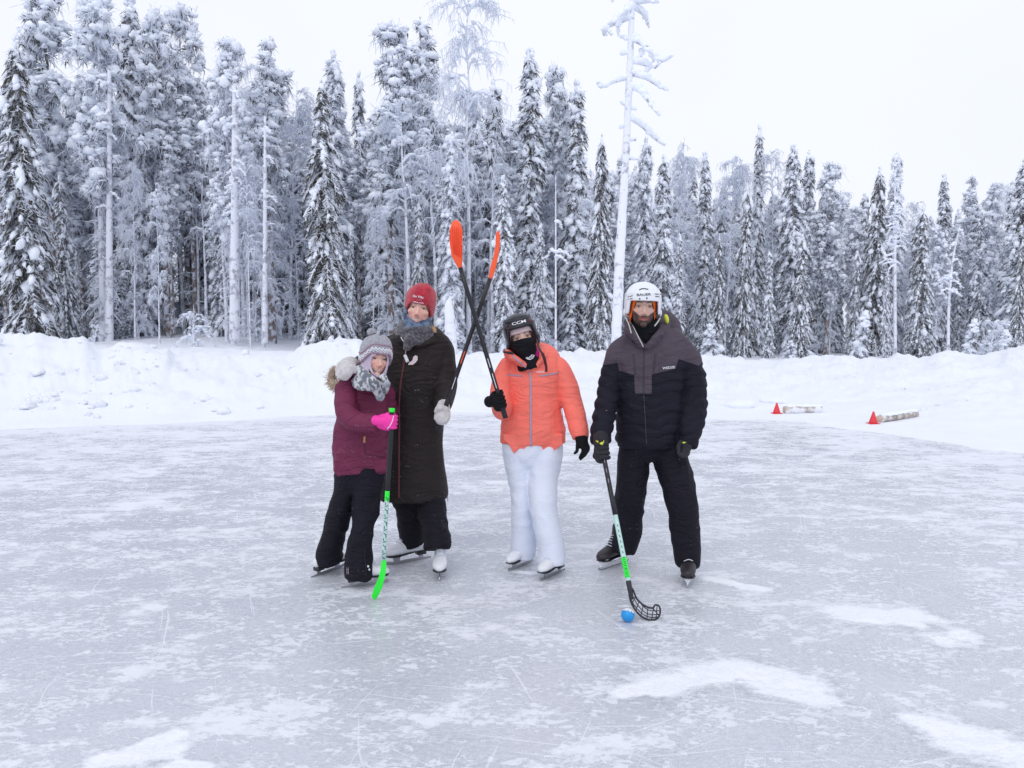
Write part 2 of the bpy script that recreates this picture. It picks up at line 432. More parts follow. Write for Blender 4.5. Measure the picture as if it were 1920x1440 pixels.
# ice sheet, with a mask of where wind-packed snow lies on it
X, Y, Fq = polar(1.2, 30, 300, R_(41), 420, 60)
me = mkmesh([(np.vstack([np.stack([X, Y, np.zeros_like(X)], 1)]), Fq)], 'ice_rink')
pxv = 960 + F * X / np.maximum(Y, .3); pyv = 625 + CAM[2] * F / np.maximum(Y, .3)
def blobmask(segs):
    m = np.full(len(X), -1.0)
    for (x0, y0, x1, y1, w_) in segs:           # world-space capsules
        a = G(x0, y0)[:2]; b_ = G(x1, y1)[:2]; d = b_ - a; L2 = max(d @ d, 1e-6)
        t = np.clip(((X - a[0]) * d[0] + (Y - a[1]) * d[1]) / L2, 0, 1)
        q = np.hypot(X - a[0] - d[0] * t, Y - a[1] - d[1] * t)
        m = np.maximum(m, 1 - q / w_)
    return m
mask = blobmask([(1170, 1300, 1230, 1287, .09), (1230, 1287, 1310, 1262, .15), (1310, 1262, 1380, 1252, .15), (1380, 1252, 1470, 1268, .14), (1440, 1275, 1520, 1295, .15), (1480, 1300, 1545, 1310, .11),
                 (1590, 1150, 1700, 1152, .22), (1690, 1165, 1720, 1172, .10), (1760, 1200, 1810, 1195, .13), (1710, 1350, 1820, 1375, .10), (1800, 1380, 1930, 1420, .20),
                 (180, 1430, 330, 1405, .09), (260, 1400, 330, 1375, .07), (330, 1430, 380, 1440, .06), (1330, 1085, 1430, 1105, .09), (1395, 1262, 1500, 1288, .20), (1320, 1270, 1400, 1262, .12), (950, 1070, 1000, 1075, .05)])
setattr_f(me, 'patch', np.clip(mask, -1, 1))
D0 = dpy(np.interp(pxv, EDGE[:, 0], EDGE[:, 1])); Dd = np.maximum(Y, .55 * np.hypot(X, Y))
setattr_f(me, 'edge', np.clip(1 - (D0 - Dd) / 7.0, 0, 1.2))
m, nt, b = newmat('ice_mat'); co = objco(nt)
def mapped(sc, rot=0):
    mp = N(nt, 'ShaderNodeMapping'); mp.inputs['Scale'].default_value = sc; mp.inputs['Rotation'].default_value = (0, 0, R_(rot)); nt.links.new(co, mp.inputs[0]); return mp.outputs[0]
big = noise_node(nt, .9, 5, mapped((1, 1.5, 1), 8), .6)
mid = noise_node(nt, 4.2, 7, mapped((1, 1.7, 1), -12), .72)
fine = noise_node(nt, 34, 5, mapped((1, 1.3, 1), 20), .7)
spk = noise_node(nt, 120, 2, co)
pa = N(nt, 'ShaderNodeAttribute', attribute_name='patch').outputs['Fac']
ea = N(nt, 'ShaderNodeAttribute', attribute_name='edge').outputs['Fac']
icec = mixc(nt, ramp(nt, big.outputs[0], .3, .7), (.455, .485, .535), (.58, .61, .66))
icec = mixc(nt, ramp(nt, fine.outputs[0], .35, .7), icec, (.64, .65, .705))
icec = mixc(nt, math_(nt, 'MULTIPLY', ramp(nt, spk.outputs[0], .57, .70), .6), icec, (.78, .80, .85))
# thin snow film: noise threshold, more of it towards the banks
s1 = math_(nt, 'ADD', math_(nt, 'MULTIPLY', mid.outputs[0], .62), math_(nt, 'MULTIPLY', big.outputs[0], .38))
s1 = math_(nt, 'ADD', s1, math_(nt, 'ADD', math_(nt, 'MULTIPLY', ea, .07), math_(nt, 'MULTIPLY', ramp(nt, ea, .85, 1.04), .05)))
s1 = math_(nt, 'ADD', s1, math_(nt, 'MULTIPLY', math_(nt, 'SUBTRACT', fine.outputs[0], .5), .16))
f2n = noise_node(nt, 17, 6, mapped((1, 1.7, 1), 25), .66); f2n.inputs['Distortion'].default_value = .5
modn = noise_node(nt, 2.1, 4, mapped((1, 1.5, 1), 15), .6)
f2v = math_(nt, 'ADD', f2n.outputs[0], math_(nt, 'MULTIPLY', math_(nt, 'SUBTRACT', modn.outputs[0], .5), .75))
film = math_(nt, 'MAXIMUM', ramp(nt, s1, .505, .585), math_(nt, 'MULTIPLY', ramp(nt, math_(nt, 'ADD', f2v, math_(nt, 'MULTIPLY', ea, .05)), .535, .60), .80))
p1 = math_(nt, 'ADD', pa, math_(nt, 'MULTIPLY', math_(nt, 'SUBTRACT', mid.outputs[0], .5), 2.3))
p1 = math_(nt, 'ADD', p1, math_(nt, 'MULTIPLY', math_(nt, 'SUBTRACT', fine.outputs[0], .5), .7))
pt = ramp(nt, p1, -.02, .60)
# skate scratches, several directions
scr = None
for k, (rot, sc) in enumerate([(12, 1.0), (-34, 1.3), (68, .9), (-75, 1.2), (38, 1.5), (-8, .8)]):
    wn = noise_node(nt, .5 + .1 * k, 2, co)
    vm = N(nt, 'ShaderNodeMixRGB', blend_type='ADD'); vm.inputs[0].default_value = .35
    nt.links.new(mapped((1, 1, 1), rot), vm.inputs[1]); nt.links.new(wn.outputs['Color'], vm.inputs[2])
    mp2 = N(nt, 'ShaderNodeMapping'); mp2.inputs['Scale'].default_value = (1.1 * sc, 55 * sc, 1); mp2.inputs['Location'].default_value = (k * 7.3, k * 3.1, k); nt.links.new(vm.outputs[0], mp2.inputs[0])
    n = noise_node(nt, 1.0, 1, mp2.outputs[0]); r_ = ramp(nt, n.outputs[0], .70, .75)
    scr = r_ if scr is None else math_(nt, 'MAXIMUM', scr, r_)
c1 = mixc(nt, math_(nt, 'MULTIPLY', scr, .55), icec, (.82, .83, .88))
c2 = mixc(nt, math_(nt, 'MULTIPLY', film, .80), c1, (.82, .835, .885))
sn = noise_node(nt, 9, 5, co)
c3 = mixc(nt, pt, c2, mixc(nt, sn.outputs[0], (.84, .86, .915), (.88, .89, .935)))
nt.links.new(c3, b.inputs['Base Color'])
wht = math_(nt, 'MAXIMUM', math_(nt, 'MAXIMUM', pt, film), math_(nt, 'MULTIPLY', scr, .4))
rg = N(nt, 'ShaderNodeMapRange'); nt.links.new(wht, rg.inputs[0]); rg.inputs[3].default_value = .14; rg.inputs[4].default_value = .8
rr = math_(nt, 'ADD', rg.outputs[0], math_(nt, 'MULTIPLY', fine.outputs[0], .15)); nt.links.new(rr, b.inputs['Roughness'])
sp = N(nt, 'ShaderNodeMapRange'); nt.links.new(wht, sp.inputs[0]); sp.inputs[3].default_value = .6; sp.inputs[4].default_value = .1
nt.links.new(sp.outputs[0], b.inputs['Specular IOR Level'])
hgt = math_(nt, 'ADD', math_(nt, 'MULTIPLY', pt, 2.2), math_(nt, 'ADD', math_(nt, 'MULTIPLY', film, .5), math_(nt, 'MULTIPLY', fine.outputs[0], .5)))
hgt = math_(nt, 'ADD', hgt, math_(nt, 'MULTIPLY', scr, -.3))
bump(nt, b, hgt, .45, .010)
o = obj('ice_rink', me, m); o['kind'] = 'structure'
# frozen ground below the ice so nothing is open underneath
gx, gy, gf = polar(.05, 430, 40, R_(41), 60, 40)
# ------------------------------------------------------------------ snow-laden trees
_bm = bmesh.new(); bmesh.ops.create_icosphere(_bm, subdivisions=1, radius=1)
ICOV = np.array([v.co[:] for v in _bm.verts]); ICOF = np.array([[v.index for v in f.verts] for f in _bm.faces]); _bm.free()
_bm = bmesh.new(); bmesh.ops.create_icosphere(_bm, subdivisions=2, radius=1)
ICOV2 = np.array([v.co[:] for v in _bm.verts]); ICOF2 = np.array([[v.index for v in f.verts] for f in _bm.faces]); _bm.free()
def blobs(rng, C, Rr, yaw=None, fine=False, rough=.28, slope=None):
    BV, BF = (ICOV2, ICOF2) if fine else (ICOV, ICOF)
    n = len(C)
    if n == 0: return []
    V = BV[None] * (1 + rng.normal(0, rough, (n, len(BV), 1)).clip(-.5, .6)) * np.asarray(Rr)[:, None, :]
    if slope is not None:          # tilt about the local y axis so a lump follows its drooping branch
        c, s = np.cos(slope)[:, None], np.sin(slope)[:, None]; x, z = V[..., 0].copy(), V[..., 2].copy()
        V[..., 0] = c * x + s * z; V[..., 2] = -s * x + c * z
    yaw = rng.uniform(0, 6.28, n) if yaw is None else yaw
    c, s = np.cos(yaw)[:, None], np.sin(yaw)[:, None]; x, y = V[..., 0].copy(), V[..., 1].copy()
    V[..., 0] = c * x - s * y; V[..., 1] = s * x + c * y
    V = V + np.asarray(C)[:, None, :]
    Fc = BF[None] + (np.arange(n) * len(BV))[:, None, None]
    return [(V.reshape(-1, 3), Fc.reshape(-1, 3))]
def prisms(p0, p1, r0, r1, k=3, rng=None):
    n = len(p0)
    if n == 0: return []
    T = p1 - p0; T = T / np.maximum(np.linalg.norm(T, axis=1), 1e-6)[:, None]
    ref = np.where(np.abs(T[:, 2:3]) > .9, np.array([[1.0, 0, 0]]), np.array([[0, 0, 1.0]]))
    u = np.cross(T, ref); u /= np.maximum(np.linalg.norm(u, axis=1), 1e-6)[:, None]; v = np.cross(T, u)
    a = np.arange(k) / k * 2 * math.pi + .5
    ring = np.cos(a)[None, :, None] * u[:, None] + np.sin(a)[None, :, None] * v[:, None]
    V = np.concatenate([p0[:, None] + ring * np.reshape(r0, (-1, 1, 1)), p1[:, None] + ring * np.reshape(r1, (-1, 1, 1))], 1)
    i = np.arange(k); q = np.stack([i, (i + 1) % k, (i + 1) % k + k, i + k], 1)
    return [(V.reshape(-1, 3), (q[None] + (np.arange(n) * 2 * k)[:, None, None]).reshape(-1, 4))]
def strips(rng, p0, d, L, W, flat=0.0):
    """small leaf-shaped twig sprays: a bent pair of quads."""
    n = len(p0)
    if n == 0: return []
    d = d / np.maximum(np.linalg.norm(d, axis=1), 1e-6)[:, None]
    rv = rng.normal(0, 1, (n, 3)); rv[:, 2] *= (1 - flat)
    s = np.cross(d, rv); s /= np.maximum(np.linalg.norm(s, axis=1), 1e-6)[:, None]
    L = np.reshape(L, (-1, 1)); W = np.reshape(W, (-1, 1)); bend = np.array([[0, 0, -.25]]) * L
    a0 = p0; a1 = p0 + d * L * .5 + bend * .15; a2 = p0 + d * L + bend
    V = np.stack([a0 - s * W * .3, a0 + s * W * .3, a1 + s * W * .5, a1 - s * W * .5, a2 + s * W * .12, a2 - s * W * .12], 1)
    q = np.array([[0, 1, 2, 3], [3, 2, 4, 5]])
    return [(V.reshape(-1, 3), (q[None] + (np.arange(n) * 6)[:, None, None]).reshape(-1, 4))]
def stem(rng, H, r, lean=.01, wob=.04, top=.15, nseg=9):
    z = np.linspace(0, H, nseg); o_ = np.cumsum(rng.normal(0, wob, (nseg, 2)), 0) * (z / H)[:, None]; o_[0] = 0
    rr = r * (1 - (1 - top) * (z / H) ** .9); rr[0] *= 1.25
    return np.stack([o_[:, 0] + lean * z, o_[:, 1], z], 1), rr
def stem_at(c, z): return np.stack([np.interp(z, c[:, 2], c[:, 0]), np.interp(z, c[:, 2], c[:, 1]), z], -1)

def gen_spruce(seed, H=11, Rm=1.15, dark=1.0, snow=1.0, frost=1.0, droop=.8, base=.03, shape=.75):
    rng = np.random.default_rng(seed); c, rr = stem(rng, H, .13)
    trunk = tubew(c, rr, n=8, sub=1)
    z = base * H; bz, ba, bl = [], [], []
    while z < H * .985:
        t = z / H
        env = Rm * ((1 - t) ** shape) * (.75 + .25 * sm(0, .12, t)) + .10
        env *= .62 + .80 * vn(np.array([0, seed, z * 1.1]), 4)
        for k in range(rng.integers(5, 8)):
            bz.append(z + rng.uniform(-.1, .1)); ba.append(rng.uniform(0, 6.283)); bl.append(env * rng.uniform(.55, 1.15))
        z += rng.uniform(.16, .27)
    bz, ba, bl = map(np.array, (bz, ba, bl)); B = len(bz); dr = droop * rng.uniform(.7, 1.3, B)
    out = np.stack([np.cos(ba), np.sin(ba), 0 * ba], 1)
    def sp(i, s):
        p = stem_at(c, bz[i]); p = p + out[i] * (bl[i] * s)[:, None]
        p[:, 2] -= dr[i] * bl[i] * (.25 * s + .6 * s * s); return p
    wts = bl / bl.sum()
    nD = int(bl.sum() * 26 * dark); i = rng.choice(B, nD, p=wts); s = rng.uniform(.05, 1, nD) ** .8
    lat = np.stack([-out[i][:, 1], out[i][:, 0], 0 * s], 1) * rng.choice([-1, 1], nD)[:, None]
    d = out[i] * .5 + lat * rng.uniform(.2, 1.0, (nD, 1)) + np.array([[0, 0, -1.0]]) * rng.uniform(.2, 1.2, (nD, 1))
    dk = strips(rng, sp(i, s), d, rng.uniform(.12, .36, nD), rng.uniform(.030, .070, nD))
    nF = int(bl.sum() * 17 * frost); i = rng.choice(B, nF, p=wts); s = rng.uniform(.1, 1, nF)
    lat = np.stack([-out[i][:, 1], out[i][:, 0], 0 * s], 1) * rng.choice([-1, 1], nF)[:, None]
    d = out[i] * .6 + lat * rng.uniform(.1, 1.0, (nF, 1)) + np.array([[0, 0, -1.0]]) * rng.uniform(0.1, .9, (nF, 1))
    p = sp(i, s) + np.array([[0, 0, .03]]); L = rng.uniform(.12, .38, nF)[:, None]; d /= np.linalg.norm(d, axis=1)[:, None]
    fr = prisms(p, p + d * L, rng.uniform(.011, .026, nF), rng.uniform(.004, .012, nF))
    nS = int(bl.sum() * 7 * snow); i = rng.choice(B, nS, p=wts); s = rng.uniform(.2, 1.03, nS) ** .7
    r = rng.gamma(2.2, .030, nS).clip(.02, .24)
    C = sp(i, s) + np.array([[0, 0, .035]]); sl = np.arctan(dr[i] * (.25 + 1.2 * s)) * .9
    sn = blobs(rng, C, np.stack([r * rng.uniform(.9, 1.7, nS), r * rng.uniform(.7, 1.2, nS), r * rng.uniform(.5, .9, nS)], 1), ba[i] + rng.normal(0, .5, nS), slope=sl * rng.uniform(.2, 1.1, nS))
    nT = int(10 * snow) + 4; zt = H * (1 - rng.uniform(0, .12, nT) ** 1.3)
    C = stem_at(c, zt) + np.c_[rng.normal(0, .04, (nT, 2)), np.zeros(nT)]; r = rng.uniform(.05, .11, nT)
    sn += blobs(rng, C, np.stack([r, r, r * 1.2], 1), fine=False)
    nbr = prisms(sp(np.arange(B), np.zeros(B)), sp(np.arange(B), np.full(B, .55)), np.full(B, .018), np.full(B, .008))
    return dict(trunk=(trunk + nbr, 'bark'), crown=(dk, 'needle' if dark > .8 else 'needle_f'), frost_twigs=(fr, 'frost'), snow_load=(sn, 'treesnow')), H

def gen_pine(seed, H=12, Rm=1.25, bare=.45, dark=1.0, snow=1.0, frost=1.0, fb='bark'):
    rng = np.random.default_rng(seed); c, rr = stem(rng, H, .15, wob=.07)
    trunk = tubew(c, rr, n=8, sub=1)
    nl = 60; z = H * (bare + (1 - bare) * rng.uniform(0, .97, nl) ** .85); a = rng.uniform(0, 6.283, nl); t = (z / H - bare) / (1 - bare)
    l = Rm * (.30 + .75 * np.sin(np.clip(t * 2.3 + .45, 0, 3.1)) ** .8) * rng.uniform(.55, 1.2, nl); l = np.where(t > .88, l * .6, l)
    out = np.stack([np.cos(a), np.sin(a), 0 * a], 1); up = rng.uniform(-.2, .45, nl); dr = rng.uniform(.3, .9, nl)
    def sp(i, s):
        p = stem_at(c, z[i]) + out[i] * (l[i] * s)[:, None]; p[:, 2] += l[i] * (up[i] * s - dr[i] * s * s); return p
    i = np.arange(nl); lim = []
    for s0, s1 in ((0, .35), (.35, .7), (.7, 1)):
        lim += prisms(sp(i, np.full(nl, s0)), sp(i, np.full(nl, s1)), .035 * (1.1 - s0) + 0 * l, .035 * (1.1 - s1) + 0 * l, 4)
    # dead frosted stubs on the bare stem
    nd = int(26 * frost); zd = H * rng.uniform(.08, bare + .1, nd); ad = rng.uniform(0, 6.28, nd); ld = rng.uniform(.25, 1.0, nd)
    p0 = stem_at(c, zd); od = np.stack([np.cos(ad), np.sin(ad), rng.uniform(-.7, .1, nd)], 1)
    p1 = p0 + od * ld[:, None] * .6; p2 = p1 + (od + np.array([[0, 0, -.5]])) * ld[:, None] * .4
    fr = prisms(p0, p1, np.full(nd, .028), np.full(nd, .02)) + prisms(p1, p2, np.full(nd, .02), np.full(nd, .008))
    nq = nd * 5; k = rng.integers(0, nd, nq); q = p0[k] + (p2[k] - p0[k]) * rng.uniform(.2, 1, (nq, 1))
    fr += prisms(q, q + rng.normal(0, .16, (nq, 3)) + np.array([[0, 0, -.12]]), np.full(nq, .014), np.full(nq, .006))
    # needle clusters
    nc = int(330 * dark); ci = rng.choice(nl, nc, p=l / l.sum()); cs = rng.uniform(.25, 1.05, nc)
    CC = sp(ci, cs) + rng.normal(0, .10, (nc, 3)); m_ = 11
    pp = np.repeat(CC, m_, 0) + rng.normal(0, .07, (nc * m_, 3)); d = rng.normal(0, 1, (nc * m_, 3)) + np.array([[0, 0, -.55]])
    dk = strips(rng, pp, d, rng.uniform(.10, .28, nc * m_), rng.uniform(.022, .055, nc * m_))
    nf = int(nc * 8 * frost); k = rng.integers(0, nc, nf); q = CC[k] + rng.normal(0, .11, (nf, 3)); d = rng.normal(0, .5, (nf, 3)) + np.array([[0, 0, -.5]])
    fr += prisms(q, q + d * rng.uniform(.18, .5, (nf, 1)), rng.uniform(.010, .022, nf), rng.uniform(.004, .010, nf))
    ns = int(nc * 4.2 * snow); k = rng.integers(0, nc, ns); r = rng.gamma(2.6, .029, ns).clip(.025, .22)
    sn = blobs(rng, CC[k] + rng.normal(0, .06, (ns, 3)) + np.array([[0, 0, .07]]), np.stack([r * rng.uniform(.9, 1.5, ns), r * rng.uniform(.8, 1.2, ns), r * rng.uniform(.5, .85, ns)], 1))
    nb_ = int(26 * snow); k = rng.integers(0, nc, nb_); r = rng.uniform(.12, .25, nb_)
    sn += blobs(rng, CC[k] + np.array([[0, 0, .08]]), np.stack([r * 1.15, r, r * .85], 1), fine=True, rough=.17)
    return dict(trunk=(trunk + lim, fb), crown=(dk, 'needle' if dark > .9 else 'needle_f'), frost_twigs=(fr, 'frost'), snow_load=(sn, 'treesnow')), H

def gen_birch(seed, H=11, Rm=1.6, bare=.30, n1=34, arch=1.0, fb='fbark', tw=1.0):
    rng = np.random.default_rng(seed); c, rr = stem(rng, H, .10, lean=rng.uniform(-.03, .03), wob=.09, top=.10)
    trunk = tubew(c, rr, n=8, sub=1)
    z = H * (bare + (.97 - bare) * rng.uniform(0, 1, n1) ** .8); a = rng.uniform(0, 6.283, n1); t = z / H
    l = Rm * rng.uniform(.5, 1.15, n1) * (1.15 - .75 * t) + .35
    out = np.stack([np.cos(a), np.sin(a), 0 * a], 1); up = rng.uniform(.7, 1.5, n1) * arch; dr = rng.uniform(.9, 2.0, n1) * arch
    def sp(i, s):
        p = stem_at(c, z[i]) + out[i] * (l[i] * s)[:, None]; p[:, 2] += l[i] * (up[i] * s - dr[i] * s ** 2.2); return p
    fr = []; i = np.arange(n1); ss = np.linspace(0, 1, 7)
    for s0, s1 in zip(ss[:-1], ss[1:]):
        fr += prisms(sp(i, np.full(n1, s0)), sp(i, np.full(n1, s1)), .034 * (1.12 - s0) + 0 * l, .034 * (1.12 - s1) + 0 * l, 4)
    n2 = int(n1 * 13 * tw); k = rng.integers(0, n1, n2); s = rng.uniform(.15, 1, n2); q = sp(k, s)
    d = out[k] * .8 + rng.normal(0, .55, (n2, 3)); d[:, 2] = rng.uniform(-.3, .6, n2); L = rng.uniform(.25, .75, (n2, 1)) * (Rm / 1.6)
    q1 = q + d * L * .5; d2 = d.copy(); d2[:, 2] -= .9; q2 = q1 + d2 * L * .5
    fr += prisms(q, q1, np.full(n2, .017), np.full(n2, .012)) + prisms(q1, q2, np.full(n2, .012), np.full(n2, .007))
    n3 = n2 * 5; k = rng.integers(0, n2, n3); v = rng.uniform(.1, 1, (n3, 1)); b0 = q1[k] + (q2[k] - q1[k]) * v
    d = rng.normal(0, .28, (n3, 3)); d[:, 2] -= .8; L = rng.uniform(.15, .5, (n3, 1)) * (Rm / 1.6)
    fr += prisms(b0, b0 + d * L, rng.uniform(.007, .015, n3), np.full(n3, .005))
    ns = n1 * 5; k = rng.integers(0, n1, ns); s = rng.uniform(.1, .8, ns); r = rng.uniform(.03, .075, ns)
    sn = blobs(rng, sp(k, s) + np.array([[0, 0, .03]]), np.stack([r * 2.2, r, r * .8], 1), a[k])
    return dict(trunk=(trunk, fb), frost_twigs=(fr, 'frost'), snow_load=(sn, 'treesnow')), H

def gen_sapling(seed, H=2.2, Rm=.5, dark=.5):
    return gen_spruce(seed, H, Rm, dark=dark * 1.6, snow=2.6, frost=2.0, droop=1.1)
PROT = {}
def proto(kind, k, gen, **a):
    parts, H = gen(seed=1000 + 37 * k + len(kind) * 11, **a); d = {}
    for nme, (ch, mt) in parts.items():
        me = mkmesh(ch, kind + '_' + nme); me.materials.append(M[mt]); d[nme] = me
    PROT.setdefault(kind, []).append((d, H))
for k in range(3): proto('dark_spruce', k, gen_spruce, H=9.5, Rm=[1.1, .95, 1.25][k], dark=[2.0, 1.9, 2.3][k], snow=[1.1, 1.4, .8][k], frost=[2.0, 2.0, 3.0][k], droop=1.35, shape=.48)
for k in range(4): proto('spruce', k, gen_spruce, H=11, Rm=[.9, .78, 1.0, .7][k], dark=1.15, snow=2.3, frost=2.0, droop=1.25, shape=.52)
for k in range(2): proto('snowy_spruce', k, gen_spruce, H=11, Rm=[1.0, .82][k], dark=.75, snow=2.6, frost=4.0, droop=1.2, shape=.55)
for k in range(4): proto('pine', k, gen_pine, H=12, Rm=[1.0, .9, 1.1, .78][k], bare=[.40, .48, .33, .44][k], dark=[1.1, 1.2, 1.0, 1.0][k], snow=1.7, frost=1.1)
for k in range(2): proto('frosted_pine', k, gen_pine, H=12, Rm=[.95, 1.1][k], bare=[.36, .3][k], dark=.85, snow=2.1, frost=1.9, fb='fbark')
for k in range(3): proto('birch', k, gen_birch, H=11, Rm=[1.35, 1.1, 1.5][k], bare=[.3, .2, .35][k], n1=[46, 52, 40][k], tw=[1.2, 1.2, .75][k])
for k in range(2): proto('sapling', k, gen_sapling, H=2.4, Rm=[.42, .55][k], dark=[.5, .35][k])
for k in range(3): proto('tall_pine', k, gen_pine, H=12, Rm=[.8, .95, .7][k], bare=[.62, .55, .68][k], dark=1.0, snow=1.5, frost=1.3)
for k in range(3): proto('slim_birch', k, gen_birch, H=9, Rm=.8, bare=[.45, .35, .55][k], n1=20, tw=.5)
PROT['bush'] = []
for k in range(2): proto('bush', k, gen_birch, H=2.0, Rm=.8, bare=.05, n1=16, arch=.8, tw=.6)
NAMES = dict(dark_spruce='spruce_tree', spruce='spruce_tree', snowy_spruce='spruce_tree', pine='pine_tree', tall_pine='pine_tree', frosted_pine='pine_tree', birch='birch_tree', slim_birch='birch_tree', sapling='young_spruce', bush='frosted_shrub')
CATS = dict(spruce_tree='spruce', pine_tree='pine', birch_tree='birch', young_spruce='young tree', frosted_shrub='shrub')
trng = random.Random(5)
def plant(kind, k, px, top, D, ws, label, group, Hset=None):
    d, H = PROT[kind][k % len(PROT[kind])]; x = (px - 960) / F * D
    gz = float(hfun(np.array([x]), np.array([D]))[0]) - .08
    hz = P(px, top, D)[2] - gz if Hset is None else Hset
    s = hz / H; nm = NAMES[kind]
    t = thing(nm, label, CATS[nm], (x, D, gz), group); w_ = s * ws
    yaw = trng.uniform(0, 6.28)
    for pn, me in d.items():
        o = bpy.data.objects.new(pn, me); COL.objects.link(o); o.parent = t; o.scale = (w_, w_, s); o.rotation_euler = (0, 0, yaw)
    return t
